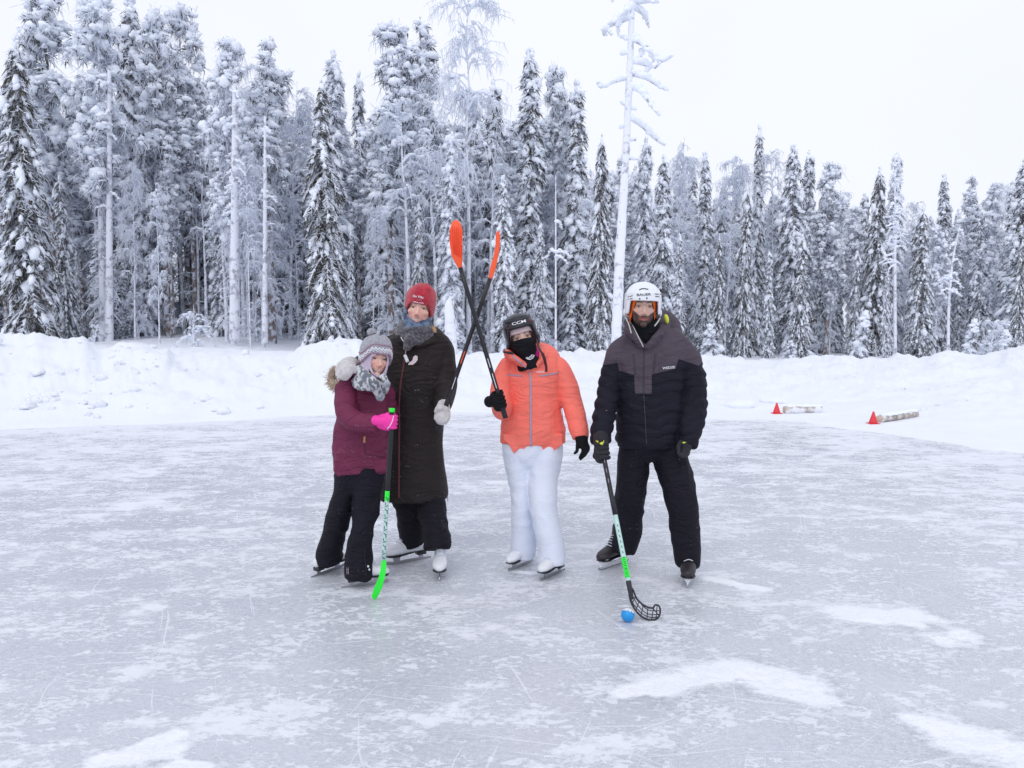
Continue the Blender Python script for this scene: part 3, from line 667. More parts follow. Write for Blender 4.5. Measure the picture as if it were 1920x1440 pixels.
FRONT = [
 ('spruce', 0, -70, 120, 30, 1.3, 'snowy spruce half cut off by the left edge of the photo'),
 ('dark_spruce', 0, 62, 75, 25, .85, 'big spruce at far left with a brown lower half and snowy top'),
 ('pine', 0, 112, -25, 29, 1.0, 'tall snowy pine behind the brown spruce at far left, top out of frame'),
 ('dark_spruce', 1, 128, 330, 27, .7, 'short dark spruce squeezed right of the big far left spruce'),
 ('frosted_pine', 0, 196, -35, 27, 1.05, 'tall frosted tree on a straight white stem, left of the photo'),
 ('spruce', 1, 262, -5, 31, 1.1, 'spruce with a heavy snowy spire, third tall top from the left'),
 ('pine', 1, 315, 20, 30, .9, 'leaning pine with a bent snowy crown, left one of a close pair of tops'),
 ('pine', 2, 358, 8, 32, .95, 'pine with a rounded snow knob tip, right one of a close pair of tops'),
 ('frosted_pine', 1, 438, 68, 26, .85, 'pine with a thick white trunk and bare curved arms under its snowy crown'),
 ('spruce', 2, 398, 150, 33, 1.0, 'snowy spruce behind the pine with the thick white trunk'),
 ('pine', 3, 512, 68, 28, 1.05, 'tall pine hung with snow, frosted birch twigs drooping beside its top'),
 ('birch', 0, 478, 110, 31, .9, 'frosted birch with arching fringe left of the tall hung pine'),
 ('birch', 1, 545, 150, 30, .9, 'frosted birch with fringe falling right of the tall hung pine'),
 ('dark_spruce', 2, 612, 150, 23, .78, 'large dark green spruce reaching the ground behind the girl in purple'),
 ('snowy_spruce', 0, 632, 95, 30, .95, 'pale pointed spruce rising behind the large dark green spruce'),
 ('spruce', 3, 682, 138, 33, .8, 'thin small topped spruce between two taller snowy trees'),
 ('pine', 0, 733, 38, 27, 1.1, 'wide pine with a brown stem and stacked snow, above the red hat'),
 ('pine', 3, 796, 30, 30, .95, 'tall crooked topped pine just left of the tallest birch'),
 ('birch', 2, 880, -10, 26, .85, 'tallest white birch with weeping frosted twigs above the orange blades'),
 ('snowy_spruce', 1, 846, 250, 25, 1.0, 'bushy white spruce behind the upright orange stick blade'),
 ('spruce', 0, 928, 150, 30, .9, 'snowy spruce directly behind the weeping birch'),
 ('spruce', 1, 990, 90, 28, 1.05, 'spire topped spruce above the black helmet'),
 ('pine', 1, 1042, 123, 30, .8, 'slim pine with a hooked tip, between two snowy spires'),
 ('spruce', 3, 1077, 153, 29, 1.1, 'spruce with a sharp bent tip left of the bare snag'),
 ('spruce', 2, 950, 330, 24, .85, 'lower snowy spruce with rounded caps behind the thin orange blade'),
 ('dark_spruce', 0, 1121, 250, 25, .62, 'narrow dark spruce with white caps just left of the bare snag'),
 ('snowy_spruce', 0, 1208, 258, 33, .9, 'pale spruce just right of the bare snag'),
 ('spruce', 0, 1238, 290, 30, .9, 'dark and white spruce rising above the white helmet'),
 ('birch', 1, 1268, 262, 34, .8, 'thin birch arching over the trees right of the bare snag'),
 ('spruce', 1, 1316, 285, 35, .85, 'narrow ragged spruce on a short visible stem, right of the man'),
 ('birch', 0, 1357, 293, 37, .9, 'rounded see-through birch between two narrow spruces'),
 ('spruce', 3, 1413, 238, 38, .75, 'tallest thin spire right of the man'),
 ('dark_spruce', 1, 1392, 350, 33, .62, 'dark spruce standing in front of the tallest thin spire'),
 ('birch', 2, 1447, 280, 38, .75, 'birch with drooping twigs right of the tallest thin spire'),
 ('spruce', 2, 1487, 272, 37, 1.0, 'wide snowy spruce, left one of twin tops on the right'),
 ('spruce', 0, 1509, 282, 39, .8, 'darker spruce top, right one of twin tops on the right'),
 ('dark_spruce', 1, 1497, 440, 32, .75, 'wide low spruce with snow caps in front of the twin tops'),
 ('pine', 2, 1548, 303, 38, 1.0, 'broad round pine with a straight grey stem'),
 ('dark_spruce', 0, 1636, 315, 37, .75, 'dark spire left of the comb-branched dead tree'),
 ('snowy_spruce', 1, 1668, 288, 40, .9, 'white spruce behind the comb-branched dead tree'),
 ('dark_spruce', 1, 1723, 388, 31, .85, 'dark wide based spruce right of the comb-branched dead tree'),
 ('spruce', 1, 1760, 326, 39, .9, 'grey spruce behind the wide based dark spruce'),
 ('pine', 3, 1812, 328, 40, .9, 'slim dark pine tip left of two low tops'),
 ('frosted_pine', 0, 1850, 345, 38, .9, 'low rounded frosted pine near the right edge'),
 ('spruce', 2, 1902, 297, 36, 1.15, 'broad spruce with a thick snowy top at the right edge'),
 ('dark_spruce', 0, 1905, 450, 31, .6, 'dark low spruce against the right edge'),
 ('dark_spruce', 1, 1600, 470, 33, .6, 'dark spruce behind the small snow hooded sapling'),
 ('spruce', 0, 1440, 470, 32, .8, 'short snow capped spruce low in the gap right of the dark spire'),
 ('spruce', 3, 1270, 440, 28, .9, 'short spruce beside the shoulder of the man'),
 ('dark_spruce', 0, 1345, 440, 33, .6, 'dark short spruce under the see-through birch'),
 ('spruce', 2, 1660, 510, 30, .65, 'small spruce crowned with a round snowball'),
 ('sapling', 0, 1610, 585, 28, 1.0, 'little sapling hooded in snow at the right forest edge'),
 ('sapling', 1, 1480, 640, 29, 1.6, 'low bowed sapling buried in snow at the right forest edge'),
 ('sapling', 1, 1335, 610, 27, 1.2, 'low snow buried sapling beside the sleeve of the man'),
 ('sapling', 0, 1815, 600, 29, 1.1, 'small snowy sapling near the low mounds on the right'),
 ('sapling', 0, 1880, 620, 28, 1.3, 'small snowy sapling next to the right edge'),
 ('birch', 1, 300, 330, 25, .55, 'slender white stemmed birch, second bare stem from the left'),
 ('birch', 0, 255, 300, 27, .6, 'leaning birch right of the straight white stem on the left'),
 ('pine', 1, 216, 200, 33, .8, 'brown stemmed pine deep behind the white stem on the left'),
 ('pine', 3, 325, 250, 29, .8, 'brown stemmed pine with a clean dark trunk left of centre'),
 ('pine', 0, 412, 250, 31, .8, 'grey stemmed pine left of the thick white trunk'),
 ('birch', 2, 470, 300, 25, .5, 'thin birch stem just right of the thick white trunk'),
 ('birch', 1, 495, 260, 26, .6, 'white birch stem with snow stuck on its side, left of the dark spruce'),
 ('bush', 0, 365, 575, 23, .9, 'broken frosted shrub at the foot of the thin stems'),
 ('bush', 1, 178, 612, 24, .8, 'tiny shrub poking from snow near the white stem'),
 ('spruce', 1, 152, 470, 28, .6, 'small spruce with a fat snow ball on one arm, left'),
 ('spruce', 3, 660, 430, 25, .7, 'narrow snowy spruce beside the large dark green spruce'),
 ('spruce', 0, 785, 380, 26, .75, 'dark spruce right behind the red hat'),
 ('birch', 0, 700, 380, 26, .6, 'thin birch stem above the grey knitted hat'),
 ('spruce', 2, 1010, 420, 26, .7, 'snow hung spruce right of the black helmet'),
]
for kind, k, px, top, D, ws, lab in FRONT:
    plant(kind, k, px, top, D, ws * (.86 if kind in ('spruce', 'pine', 'snowy_spruce', 'dark_spruce', 'frosted_pine') else 1), lab, 'trees along the forest edge')
# packed rows behind: alike, so they share labels by kind
SKY = np.array([(-600, 150), (0, 175), (250, 140), (450, 190), (560, 230), (700, 215), (850, 215), (1000, 230), (1100, 330), (1250, 360), (1450, 390), (1700, 420), (1920, 390), (2500, 380)])
BLAB = dict(spruce='snow covered spruce standing in the packed rows deeper in the forest', snowy_spruce='snow covered spruce standing in the packed rows deeper in the forest',
            tall_pine='snow laden pine standing in the packed rows deeper in the forest', pine='snow laden pine standing in the packed rows deeper in the forest', frosted_pine='snow laden pine standing in the packed rows deeper in the forest',
            birch='frosted birch standing in the packed rows deeper in the forest', dark_spruce='snow covered spruce standing in the packed rows deeper in the forest')
BG = dict(spruce='spruces deeper in the forest', snowy_spruce='spruces deeper in the forest', dark_spruce='spruces deeper in the forest', pine='pines deeper in the forest', tall_pine='pines deeper in the forest', frosted_pine='pines deeper in the forest', birch='birches deeper in the forest')
for row in range(6):
    px = -620 + row * 13
    while px < 2260:
        D = 30.5 + row * 3.0 + trng.uniform(-1.4, 1.4) + 8 * float(sm(900, 1400, px)); skyl = np.interp(px, SKY[:, 0], SKY[:, 1])
        kind = trng.choice(['spruce', 'snowy_spruce', 'tall_pine', 'tall_pine', 'tall_pine', 'pine', 'birch', 'frosted_pine', 'spruce'] if px < 1150 else ['spruce', 'spruce', 'snowy_spruce', 'spruce', 'pine', 'frosted_pine', 'birch'])
        rt = float(sm(1000, 1300, px)); top = skyl + trng.uniform(-15 - 25 * rt, 130 - 45 * rt) - row * 5
        plant(kind, trng.randrange(4), px, top, D, trng.uniform(.8, 1.1) * (1 - .2 * rt), BLAB[kind], BG[kind])
        px += trng.uniform(38, 60) * (1 - .22 * float(sm(1000, 1300, px)))
for i in range(36):      # brushy undergrowth between the stems
    px = trng.uniform(-200, 2100) if i % 3 == 0 else trng.uniform(-150, 1150); plant('bush', i, px, 0, trng.uniform(27, 40), trng.uniform(.6, 1.0), 'frosted shrub growing between the stems under the trees', 'shrubs under the trees', Hset=trng.uniform(1.0, 2.2))
for i in range(56):
    px = trng.uniform(-150, 1150); plant('slim_birch', i, px, 0, trng.uniform(25.5, 34), trng.uniform(.7, 1.1), 'slim pale birch stem standing in the shade under the tall trees', 'slim birches under the tall trees', Hset=trng.uniform(5, 9))
for i in range(34):
    px = trng.uniform(-200, 1150); plant('spruce', i, px, 0, trng.uniform(28, 38), trng.uniform(1.1, 1.6), 'small snowy spruce growing in the shade under the tall trees', 'small spruces under the trees', Hset=trng.uniform(2.2, 5.5))

# the tall bare snag (each arm follows the photo)
def snowarm(trunkD, line, r0, r1, rng, wood, snow, dz=0.0):
    n = len(line); pts = [P(x, y, trunkD + dz * i / (n - 1)) for i, (x, y) in enumerate(line)]
    rad = np.linspace(r0, r1, n); wood += tubew(pts, list(rad * .7), n=8, sub=3)
    C = cr_interp(np.array(pts), 7); C = C + rng.normal(0, .02, C.shape); R0 = np.interp(np.linspace(0, 1, len(C)), np.linspace(0, 1, n), rad)
    R0 = R0 * rng.uniform(.75, 1.25, len(R0)) * .8
    snow += [(v, f) for c_, r in zip(C, R0) for v, f in ellip(c_ + np.array([0, 0, r * .55]), (r * 1.7, r * 1.15, r * .95), 8, 6)]
rng = np.random.default_rng(3); D = 21.5
wood, snow = [], []
TR = [(1152, 690, 11), (1155, 640, 10), (1162, 486, 9.5), (1168, 380, 8.3), (1173, 300, 7.2), (1180, 146, 6.4), (1185, 20, 5.4), (1188, -70, 4.2)]
trunk = tube([S(x, y, D, h) for x, y, h in TR], n=14, sub=8)
ARMS = [[(1187, 73), (1205, 83), (1222, 97), (1241, 114), (1260, 105)], [(1178, 34), (1153, 44), (1136, 53), (1132, 66)], [(1183, 15), (1163, 27), (1150, 42)], [(1192, 15), (1209, 29), (1217, 51)],
        [(1178, 72), (1163, 70)], [(1187, 114), (1217, 124), (1209, 139)], [(1187, 139), (1212, 146), (1231, 158), (1248, 168)], [(1173, 146), (1149, 153), (1127, 163), (1122, 154)],
        [(1187, 163), (1205, 173), (1219, 194), (1236, 216)], [(1176, 176), (1190, 160)], [(1183, 221), (1207, 238), (1226, 258), (1246, 272)], [(1178, 262), (1192, 263)], [(1176, 297), (1202, 299)],
        [(1190, 5), (1215, 2), (1234, 4)], [(1183, -20), (1160, -12), (1148, 2)], [(1241, 114), (1228, 128)], [(1222, 97), (1226, 116)], [(1205, 95), (1200, 112)], [(1136, 53), (1147, 66)],
        [(1172, 100), (1166, 102)], [(1172, 196), (1165, 194)], [(1186, 203), (1191, 206)], [(1168, 236), (1163, 240)], [(1160, 44), (1159, 66)], [(1219, 194), (1211, 184)]]
for a in ARMS:
    short = len(a) < 3
    snowarm(D, a, .105 if not short else .07, .05 if not short else .035, rng, wood, snow, dz=rng.uniform(-.8, .8) if not short else 0)
sg = thing('dead_tree', 'tall bare snow plastered snag with crooked arms behind the man', 'dead tree', P(1154, 668, D))
obj('trunk', fuse(trunk, .035, 2, lambda v: (fbm(v * 5, 3) - .5) * .05), M['hero_bark'], sg)
obj('branches', wood, M['fbark'], sg)
obj('snow_load', fuse(snow, .028, 3, lambda v: (fbm(v * 9, 5) - .5) * .05), M['treesnow'], sg)
def small_snag(px, base, top, D, hw, arms, label, seed, bend=0):
    rng = np.random.default_rng(seed); wood, snow = [], []
    tr = tube([S(px + bend * (t ** 3), base + (top - base) * t, D, hw * (1 - .6 * t)) for t in (0, .33, .66, .85, 1)], n=8, sub=4)
    for i in range(arms):
        t = rng.uniform(.45, .98); y = base + (top - base) * t; x = px + bend * t ** 3; sgn = rng.choice([-1, 1]); L = rng.uniform(14, 40) * (1.25 - t)
        snowarm(D, [(x, y), (x + sgn * L * .5, y - rng.uniform(-4, 4)), (x + sgn * L, y + rng.uniform(2, 14))], .05, .025, rng, wood, snow, dz=rng.uniform(-.6, .6))
    s = thing('dead_tree', label, 'dead tree', P(px, base, D))
    obj('trunk', tr, M['fbark'], s); obj('branches', wood, M['fbark'], s); obj('snow_load', snow, M['treesnow'], s)
small_snag(1678, 668, 296, 30, 3.6, 34, 'thin dead tree with level comb-like snowy arms on the right', 1)
small_snag(1778, 662, 425, 29, 3, 12, 'slim bare stem bowed over at its tip, near the right edge', 2, bend=22)
small_snag(205, 640, 130, 26.6, 7.5, 9, 'straight white birch stem with a few stubs, front row left', 3)
small_snag(497, 640, 220, 24.5, 5.5, 8, 'white stem with snowy stubs left of the large dark spruce', 4)
small_snag(440, 634, 160, 25.2, 10.5, 24, 'thick white trunk with curved snowy arms, left of centre', 5)
small_snag(1042, 655, 330, 23, 2.2, 4, 'very thin straight pole stem right of the black helmet', 6)
st_ = thing('snow_stump', 'broken stump wrapped in snow between the two orange sticks and the red hat', 'stump', P(843, 660, 21))
obj('trunk', fuse(tube([S(845, 668, 21, 12), S(845, 620, 21, 11), S(842, 575, 21, 9), S(846, 560, 21, 5)], n=14), .03, 2, lambda v: (fbm(v * 5, 3) - .5) * .07), M['hero_bark'], st_)

# ------------------------------------------------------------------ things on the snow: cones and logs
def cone(px, py, label):
    g = G(px, py); g[2] = max(float(hfun(np.array([g[0]]), np.array([g[1]]))[0]), 0.0) - .005
    t = thing('marker_cone', label, 'cone', g, 'marker cones')
    body = tube([[*(g + [0, 0, h]), r, r] for h, r in ((.012, .072), (.07, .055), (.14, .033), (.185, .019), (.20, .016))], n=24, sub=2, rnd=(False, True))
    obj('cone_body', body, M['red'], t)
    obj('cone_base', [c for c in box(g + np.array([0, 0, .008]), (.17, .17, .016))], M['red'], t)
    return g
M['red'] = plain('cone_red_mat', (.75, .035, .05), .45)
g1 = cone(1456, 779, 'small red cone at the left end of the farther log'); g2 = cone(1637, 799, 'small red cone at the left end of the nearer log')
def logm(x0, y0, x1, y1, hw, label, seed, extra=None):
    a = G(x0, y0 + hw); b_ = G(x1, y1 + hw); r = hw * a[1] / F; a[2] = max(float(hfun(a[:1], a[1:2])[0]), 0) + r * .8; b_[2] = max(float(hfun(b_[:1], b_[1:2])[0]), 0) + r * .75
    t = thing('birch_log', label, 'log', (a[0], a[1], a[2] - r), 'logs lying on the snow'); m = (a + b_) / 2
    pts = [a, a * .7 + b_ * .3 + [0, 0, .006], a * .35 + b_ * .65, b_]
    me = fuse(tube([[*p, r, r] for p in pts], n=18, sub=6, rnd=(False, False)), .012, 1, lambda v: (fbm(v * 14, seed) - .5) * .02)
    obj('log_body', me, M['logbark'], t)
    d = nz(b_ - a); obj('sawn_end', tube([[*(a - d * .004), r * .93, r * .93], [*(a - d * .001), r * .93, r * .93]], n=18, sub=1, rnd=(False, False)), plain('sawn_wood_mat', (.62, .50, .42), .8), t)
    rg = np.random.default_rng(seed); C = a + (b_ - a) * rg.uniform(.12, 1, (26, 1)) + np.array([0, 0, r * .85])
    obj('snow_load', blobs(rg, C, np.stack([rg.uniform(.05, .12, 26), rg.uniform(.04, .06, 26), rg.uniform(.015, .035, 26)], 1), np.zeros(26), fine=True, rough=.08), M['treesnow'], t)
logm(1470, 771, 1539, 771, 7.5, 'snow dusted birch log beside the farther red cone', 11)
logm(1648, 790, 1716, 783, 7.5, 'snow dusted birch log beside the nearer red cone', 12)
def chunk(px, py, D, r, label, seed):
    rg = np.random.default_rng(seed); x = (px - 960) / F * D; z = float(hfun(np.array([x]), np.array([D]))[0])
    c = np.array([x, D, z + r[2] * .1])
    me = fuse(ellip(c, r, 24, 16) + ellip(c + [r[0] * .5, 0, -r[2] * .2], (r[0] * .7, r[1] * .8, r[2] * .8)), .02, 3, lambda v: (fbm(v * 4, seed) - .5) * .12)
    o = obj('snow_lump', me, M['snow']); o['label'] = label; o['category'] = 'snow lump'; o['group'] = 'snow lumps on the bank'
chunk(1393, 722, 14.9, (.36, .3, .14), 'snow lump with a shaded underside on the bank right of the man', 31)
chunk(1452, 717, 15.3, (.28, .25, .10), 'smaller snow lump further right on the bank beside the shaded lump', 32)
rg = np.random.default_rng(8); tw_ = []
for px_, py_, l_ in ((52, 752, .22), (66, 745, .30), (74, 758, .18), (43, 760, .15), (86, 750, .2)):
    D_ = 13.6; x_ = (px_ - 960) / F * D_; z_ = float(hfun(np.array([x_]), np.array([D_]))[0]); p_ = np.array([x_, D_, z_ - .03])
    tw_ += tubew([p_, p_ + [l_ * .3, -.03, l_ * .5], p_ + [l_ * .9, -.05, l_ * .7]], [.004, .003, .002], n=6) + tubew([p_ + [l_ * .3, -.03, l_ * .5], p_ + [l_ * .1, -.06, l_ * .8]], [.003, .002], n=6)
tg_ = obj('bare_twigs', tw_, M['fbark']); tg_['label'] = 'dark bare twigs sticking out of the snow bank at the far left'; tg_['category'] = 'twigs'
n_ = 480; D_ = rg.uniform(12.6, 18, n_); px_ = np.where(rg.uniform(0, 1, n_) < .75, rg.uniform(-250, 700, n_), rg.uniform(700, 2100, n_)); x_ = (px_ - 960) / F * D_
k_ = (vn(np.stack([x_ * .8, D_ * .8, 0 * x_], 1), 61) > .46); x_, D_ = x_[k_], D_[k_]; z_ = hfun(x_, D_); k_ = z_ > .08; x_, D_, z_ = x_[k_], D_[k_], z_[k_]
r_s = rg.gamma(1.5, .022, len(x_)).clip(.012, .12)
ck = obj('snow_chunks', blobs(rg, np.stack([x_, D_, z_ + r_s * .15], 1), np.stack([r_s * 1.2, r_s, r_s * .75], 1), fine=True, rough=.2), M['snow']); ck['kind'] = 'stuff'
# ------------------------------------------------------------------ people
def proj(v):
    r = np.asarray(v) - CAM; d = r @ FWD; return np.stack([960 + F * r[:, 0] / d, 720 - F * (r @ UPV) / d], 1)
def psdf(q, poly):
    """signed distance in px, positive inside"""
    poly = np.asarray(poly, float); d = np.full(len(q), 1e9); ins = np.zeros(len(q), bool); n = len(poly)
    for i in range(n):
        a, b_ = poly[i], poly[(i + 1) % n]; e = b_ - a
        t = np.clip(((q - a) @ e) / (e @ e), 0, 1); d = np.minimum(d, np.linalg.norm(q - a - t[:, None] * e, axis=1))
        c = (a[1] > q[:, 1]) != (b_[1] > q[:, 1]); xi = a[0] + (q[:, 1] - a[1]) / (e[1] if abs(e[1]) > 1e-9 else 1e-9) * e[0]
        ins ^= c & (q[:, 0] < xi)
    return np.where(ins, d, -d)
def folds(amp=.008, fx=5., fz=17., seed=0, extra=None):
    def f(v):
        w_ = (fbm(v * 4, seed + 50, 2) - .5)[:, None] * np.array([[.35, .35, .10]]); q = (v + w_)
        a = vn(q * np.array([[fx, fx, fz]]), seed); r = 1 - np.abs(2 * a - 1) * 2
        b_ = vn(q * np.array([[fx * 2.2, fx * 2.2, fz * 1.9]]) + 7, seed + 1); r2 = 1 - np.abs(2 * b_ - 1) * 2
        o = amp * (.65 * r + .35 * r2)
        if extra is not None: o = o + extra(v)
        return o
    return f
def knitd(amp=.004, f=60, seed=0): return lambda v: (fbm(v * f, seed, 2) - .5) * amp * 2
def Hmat(px, py, D, roll=0, yaw=0, pitch=0, s=1.0):
    """head frame: origin between the ears at eye level, local -y is where the face looks"""
    R = Matrix.Rotation(R_(roll), 4, 'Y') @ Matrix.Rotation(R_(yaw), 4, 'Z') @ Matrix.Rotation(R_(pitch), 4, 'X')
    eye = P(px, py, D); o = Vector(eye) - (R @ Vector((0, -.075 * s, 0)))
    return np.array(Matrix.Translation(o) @ R @ Matrix.Scale(s, 4))
def hp(Hm, *p): return (Hm[:3, :3] @ np.array(p, float)) + Hm[:3, 3]
def headparts(slim=1.0, smile=0.0, jawk=1.0):
    L = []
    L += ellip((0, .02, .035), (.076, .094, .082)); L += ellip((0, -.02, -.03), (.062 * slim, .069, .083)); L += ellip((0, -.022, -.072), (.047 * slim * jawk, .054, .040))
    for s in (-1, 1):
        L += ellip((s * .037, -.054, -.030 + .004 * smile), (.025, .025, .022)); L += ellip((s * .0775, .014, -.012), (.009, .019, .030)); L += ellip((s * .0115, -.098, -.0435), (.0085, .011, .0075))
    for s in (-1, 1): L += ellip((s * .031, -.0665, .0088 - .0034 * smile), (.0160, .0112, .0045)) + ellip((s * .031, -.066, -.0100 + .0040 * smile), (.0150, .0104, .0040))
    L += ellip((0, -.072, -.101), (.020, .019, .016)); L += ellip((0, -.066, .022), (.050, .020, .014))
    L += tubew([(0, -.080, .006), (0, -.094, -.018), (0, -.107, -.037)], [.0085, .0095, .0115], n=10)
    w_ = .025 + .010 * smile; zc = .004 * smile
    L += tubew([(-w_, -.076, -.070 + zc), (-.009, -.0885, -.0655), (.009, -.0885, -.0655), (w_, -.076, -.070 + zc)], [.003, .0055, .0055, .003], n=8)
    L += tubew([(-w_ * .9, -.075, -.073 + zc), (0, -.086, -.079), (w_ * .9, -.075, -.073 + zc)], [.003, .0065, .003], n=8)
    L += tube([[0, .02, -.06, .050, .052], [0, .03, -.12, .048, .050], [0, .045, -.19, .048, .046]], n=18)
    return L
def person(label, base, Hm, J, skin, brow, beard=False, smile=1.0, slim=1.0, cheeks=.25, k=1.0, eyecol=(.10, .07, .05)):
    t = thing('person', label, 'person', base)
    s = np.linalg.norm(Hm[:3, 0]); L = xf(headparts(slim, smile), Hm)
    sh = (np.array(J['shl']) + np.array(J['shr'])) / 2; neck = hp(Hm, 0, .035, -.17); hipc = (np.array(J['hl']) + np.array(J['hr'])) / 2
    def q(p, u, v=None): return [*p, u * k, (v or u) * k]
    L += tube([q(neck, .05), q(sh + [0, .035, -.01], .065, .045), q(sh + [0, .025, -.09], .11, .065), q(sh * .5 + hipc * .5, .105, .078), q(hipc + [0, 0, .03], .115, .085), q(hipc + [0, 0, -.06], .09, .075)], n=20)
    for a in 'lr':
        S0, E, W = (np.array(J[x + a]) for x in ('sh', 'el', 'wr')); Hh, K, A = (np.array(J[x + a]) for x in ('h', 'k', 'a'))
        L += tube([q(sh + (S0 - sh) * .5 + [0, .03, -.02], .04), q(S0, .045), q((S0 + E) / 2, .034), q(E, .028), q((E + W) / 2, .025), q(W * .8 + E * .2, .019), q(W, .017)], n=14)
        L += tube([q(Hh, .070), q((Hh + K) / 2, .058), q(K, .043), q((K * .6 + A * .4), .042), q(A + [0, 0, .05], .026), q(A, .022)], n=16)
    me = fuse(L, .0042, 4)
    v = getv(me); n = getn(me); inv = np.linalg.inv(Hm); h = v @ inv[:3, :3].T + inv[:3, 3]
    ishead = (h[:, 2] > -.13) & (np.abs(h[:, 0]) < .1) & (np.abs(h[:, 1]) < .13)
    front = ishead & (h[:, 1] < -.02)
    def g2(x0, z0, sx, sz): return np.exp(-((h[:, 0] - x0) / sx) ** 2 - ((h[:, 2] - z0) / sz) ** 2) * front
    d = -(.0045) * (g2(-.031, .0, .016, .011) + g2(.031, 0, .016, .011)) * s
    mw = .022 + .011 * smile; mz = -.0705 + .45 * smile * (h[:, 0] / mw) ** 2 * .012
    d -= .004 * np.exp(-((h[:, 2] - mz) / .0022) ** 2) * (np.abs(h[:, 0]) < mw) * front
    d -= .0022 * smile * (np.exp(-((np.abs(h[:, 0]) - .033) / .004) ** 2 - ((h[:, 2] + .058) / .018) ** 2)) * front
    v = v + n * d[:, None]; setv(me, v)
    c = np.tile(np.array(skin), (len(v), 1)) * (1 + .10 * (fbm(h * 60, 3, 2) - .5))[:, None]
    def blend(col, f):
        nonlocal c
        f = np.clip(f, 0, 1)[:, None]; c = c * (1 - f) + np.array(col) * f
    red = (skin[0] * .98, skin[1] * .50, skin[2] * .48)
    blend(red, cheeks * (g2(-.042, -.036, .022, .018) + g2(.042, -.036, .022, .018)) + cheeks * .9 * g2(0, -.04, .016, .014))
    ax = np.abs(h[:, 0]); bz = .0195 + .004 * np.sin(np.clip((ax - .012) / .038, 0, 1) * math.pi) - .06 * np.clip(ax - .034, 0, 1)
    blend(brow, .9 * np.exp(-((h[:, 2] - bz) / .0036) ** 2) * ((ax > .011) & (ax < .050)) * front)
    blend((skin[0] * .42, skin[1] * .30, skin[2] * .28), .75 * (np.exp(-((ax - .031) / .0155) ** 4 - ((h[:, 2] - .0045) / .0042) ** 2)) * front)
    if beard:
        zl = -.054 + .85 * (ax - .022).clip(0, .05)
        bf = sm(zl + .006, zl - .006, h[:, 2]) * sm(.0, .02, .02 - h[:, 1]) * sm(-.16, -.13, h[:, 2])
        must = np.exp(-((h[:, 2] + .0585) / .0062) ** 4) * (ax < .034) * front
        bf = np.maximum(bf, must) * (1 - .85 * g2(0, -.072, .016, .0055)); bf = np.maximum(bf, .8 * sm(.045, .058, ax) * sm(-.015, -.04, h[:, 2]) * sm(.05, .0, h[:, 1]) * ishead)
        blend(brow, np.clip(bf * (.97 + .5 * (fbm(h * 150, 9, 2) - .5)), 0, .95))
    lip = np.exp(-((h[:, 2] - mz) / (.0066 + .003 * smile)) ** 2) * sm(mw + .006, mw - .002, ax) * front
    blend((skin[0] * .66, skin[1] * .24, skin[2] * .26), lip * .9)
    if smile > .4: blend((.66, .62, .57), np.exp(-((h[:, 2] - mz + .0004) / .0038) ** 4) * sm(mw - .003, mw - .007, ax) * front)
    else: blend((skin[0] * .3, skin[1] * .15, skin[2] * .15), np.exp(-((h[:, 2] - mz) / .0016) ** 2) * (ax < mw) * front * .8)
    blend((skin[0] * .35, skin[1] * .2, skin[2] * .18), .8 * np.exp(-((ax - .0075) / .0032) ** 2 - ((h[:, 2] + .0505) / .0028) ** 2) * front)  # nostril shadow painted into the skin tint as two dark spots
    setattr_c(me, 'tint', c)
    obj('body', me, M['skin'], t)
    for sx in (-1, 1):
        ev, ef = ellip((0, 0, 0), (.0108, .0108, .0108), 20, 18)[0]
        yy = ev[:, 1] / .0108; col = np.tile(np.array([.40, .36, .34]), (len(ev), 1)); col[yy < -.72] = eyecol; col[yy < -.965] = (.01, .01, .01)
        ev2 = ev * np.array([1, 1, 1 - .42 * smile]) + np.array([sx * .031, -.0650, -.0008]); e = mkmesh(xf([(ev2, ef)], Hm)); setattr_c(e, 'tint', col); obj('eye', e, M['eye'], t)
    return t
def tintmat(name, rough, sss=0.0):
    m, nt, b = newmat(name); a = N(nt, 'ShaderNodeAttribute', attribute_name='tint'); nt.links.new(a.outputs['Color'], b.inputs['Base Color'])
    b.inputs['Roughness'].default_value = rough
    if sss: b.inputs['Subsurface Weight'].default_value = sss; b.inputs['Subsurface Scale'].default_value = .006; b.inputs['Subsurface Radius'].default_value = (1, .35, .2)
    return m
M['skin'] = tintmat('skin_mat', .5, .12); M['eye'] = tintmat('eye_mat', .12)
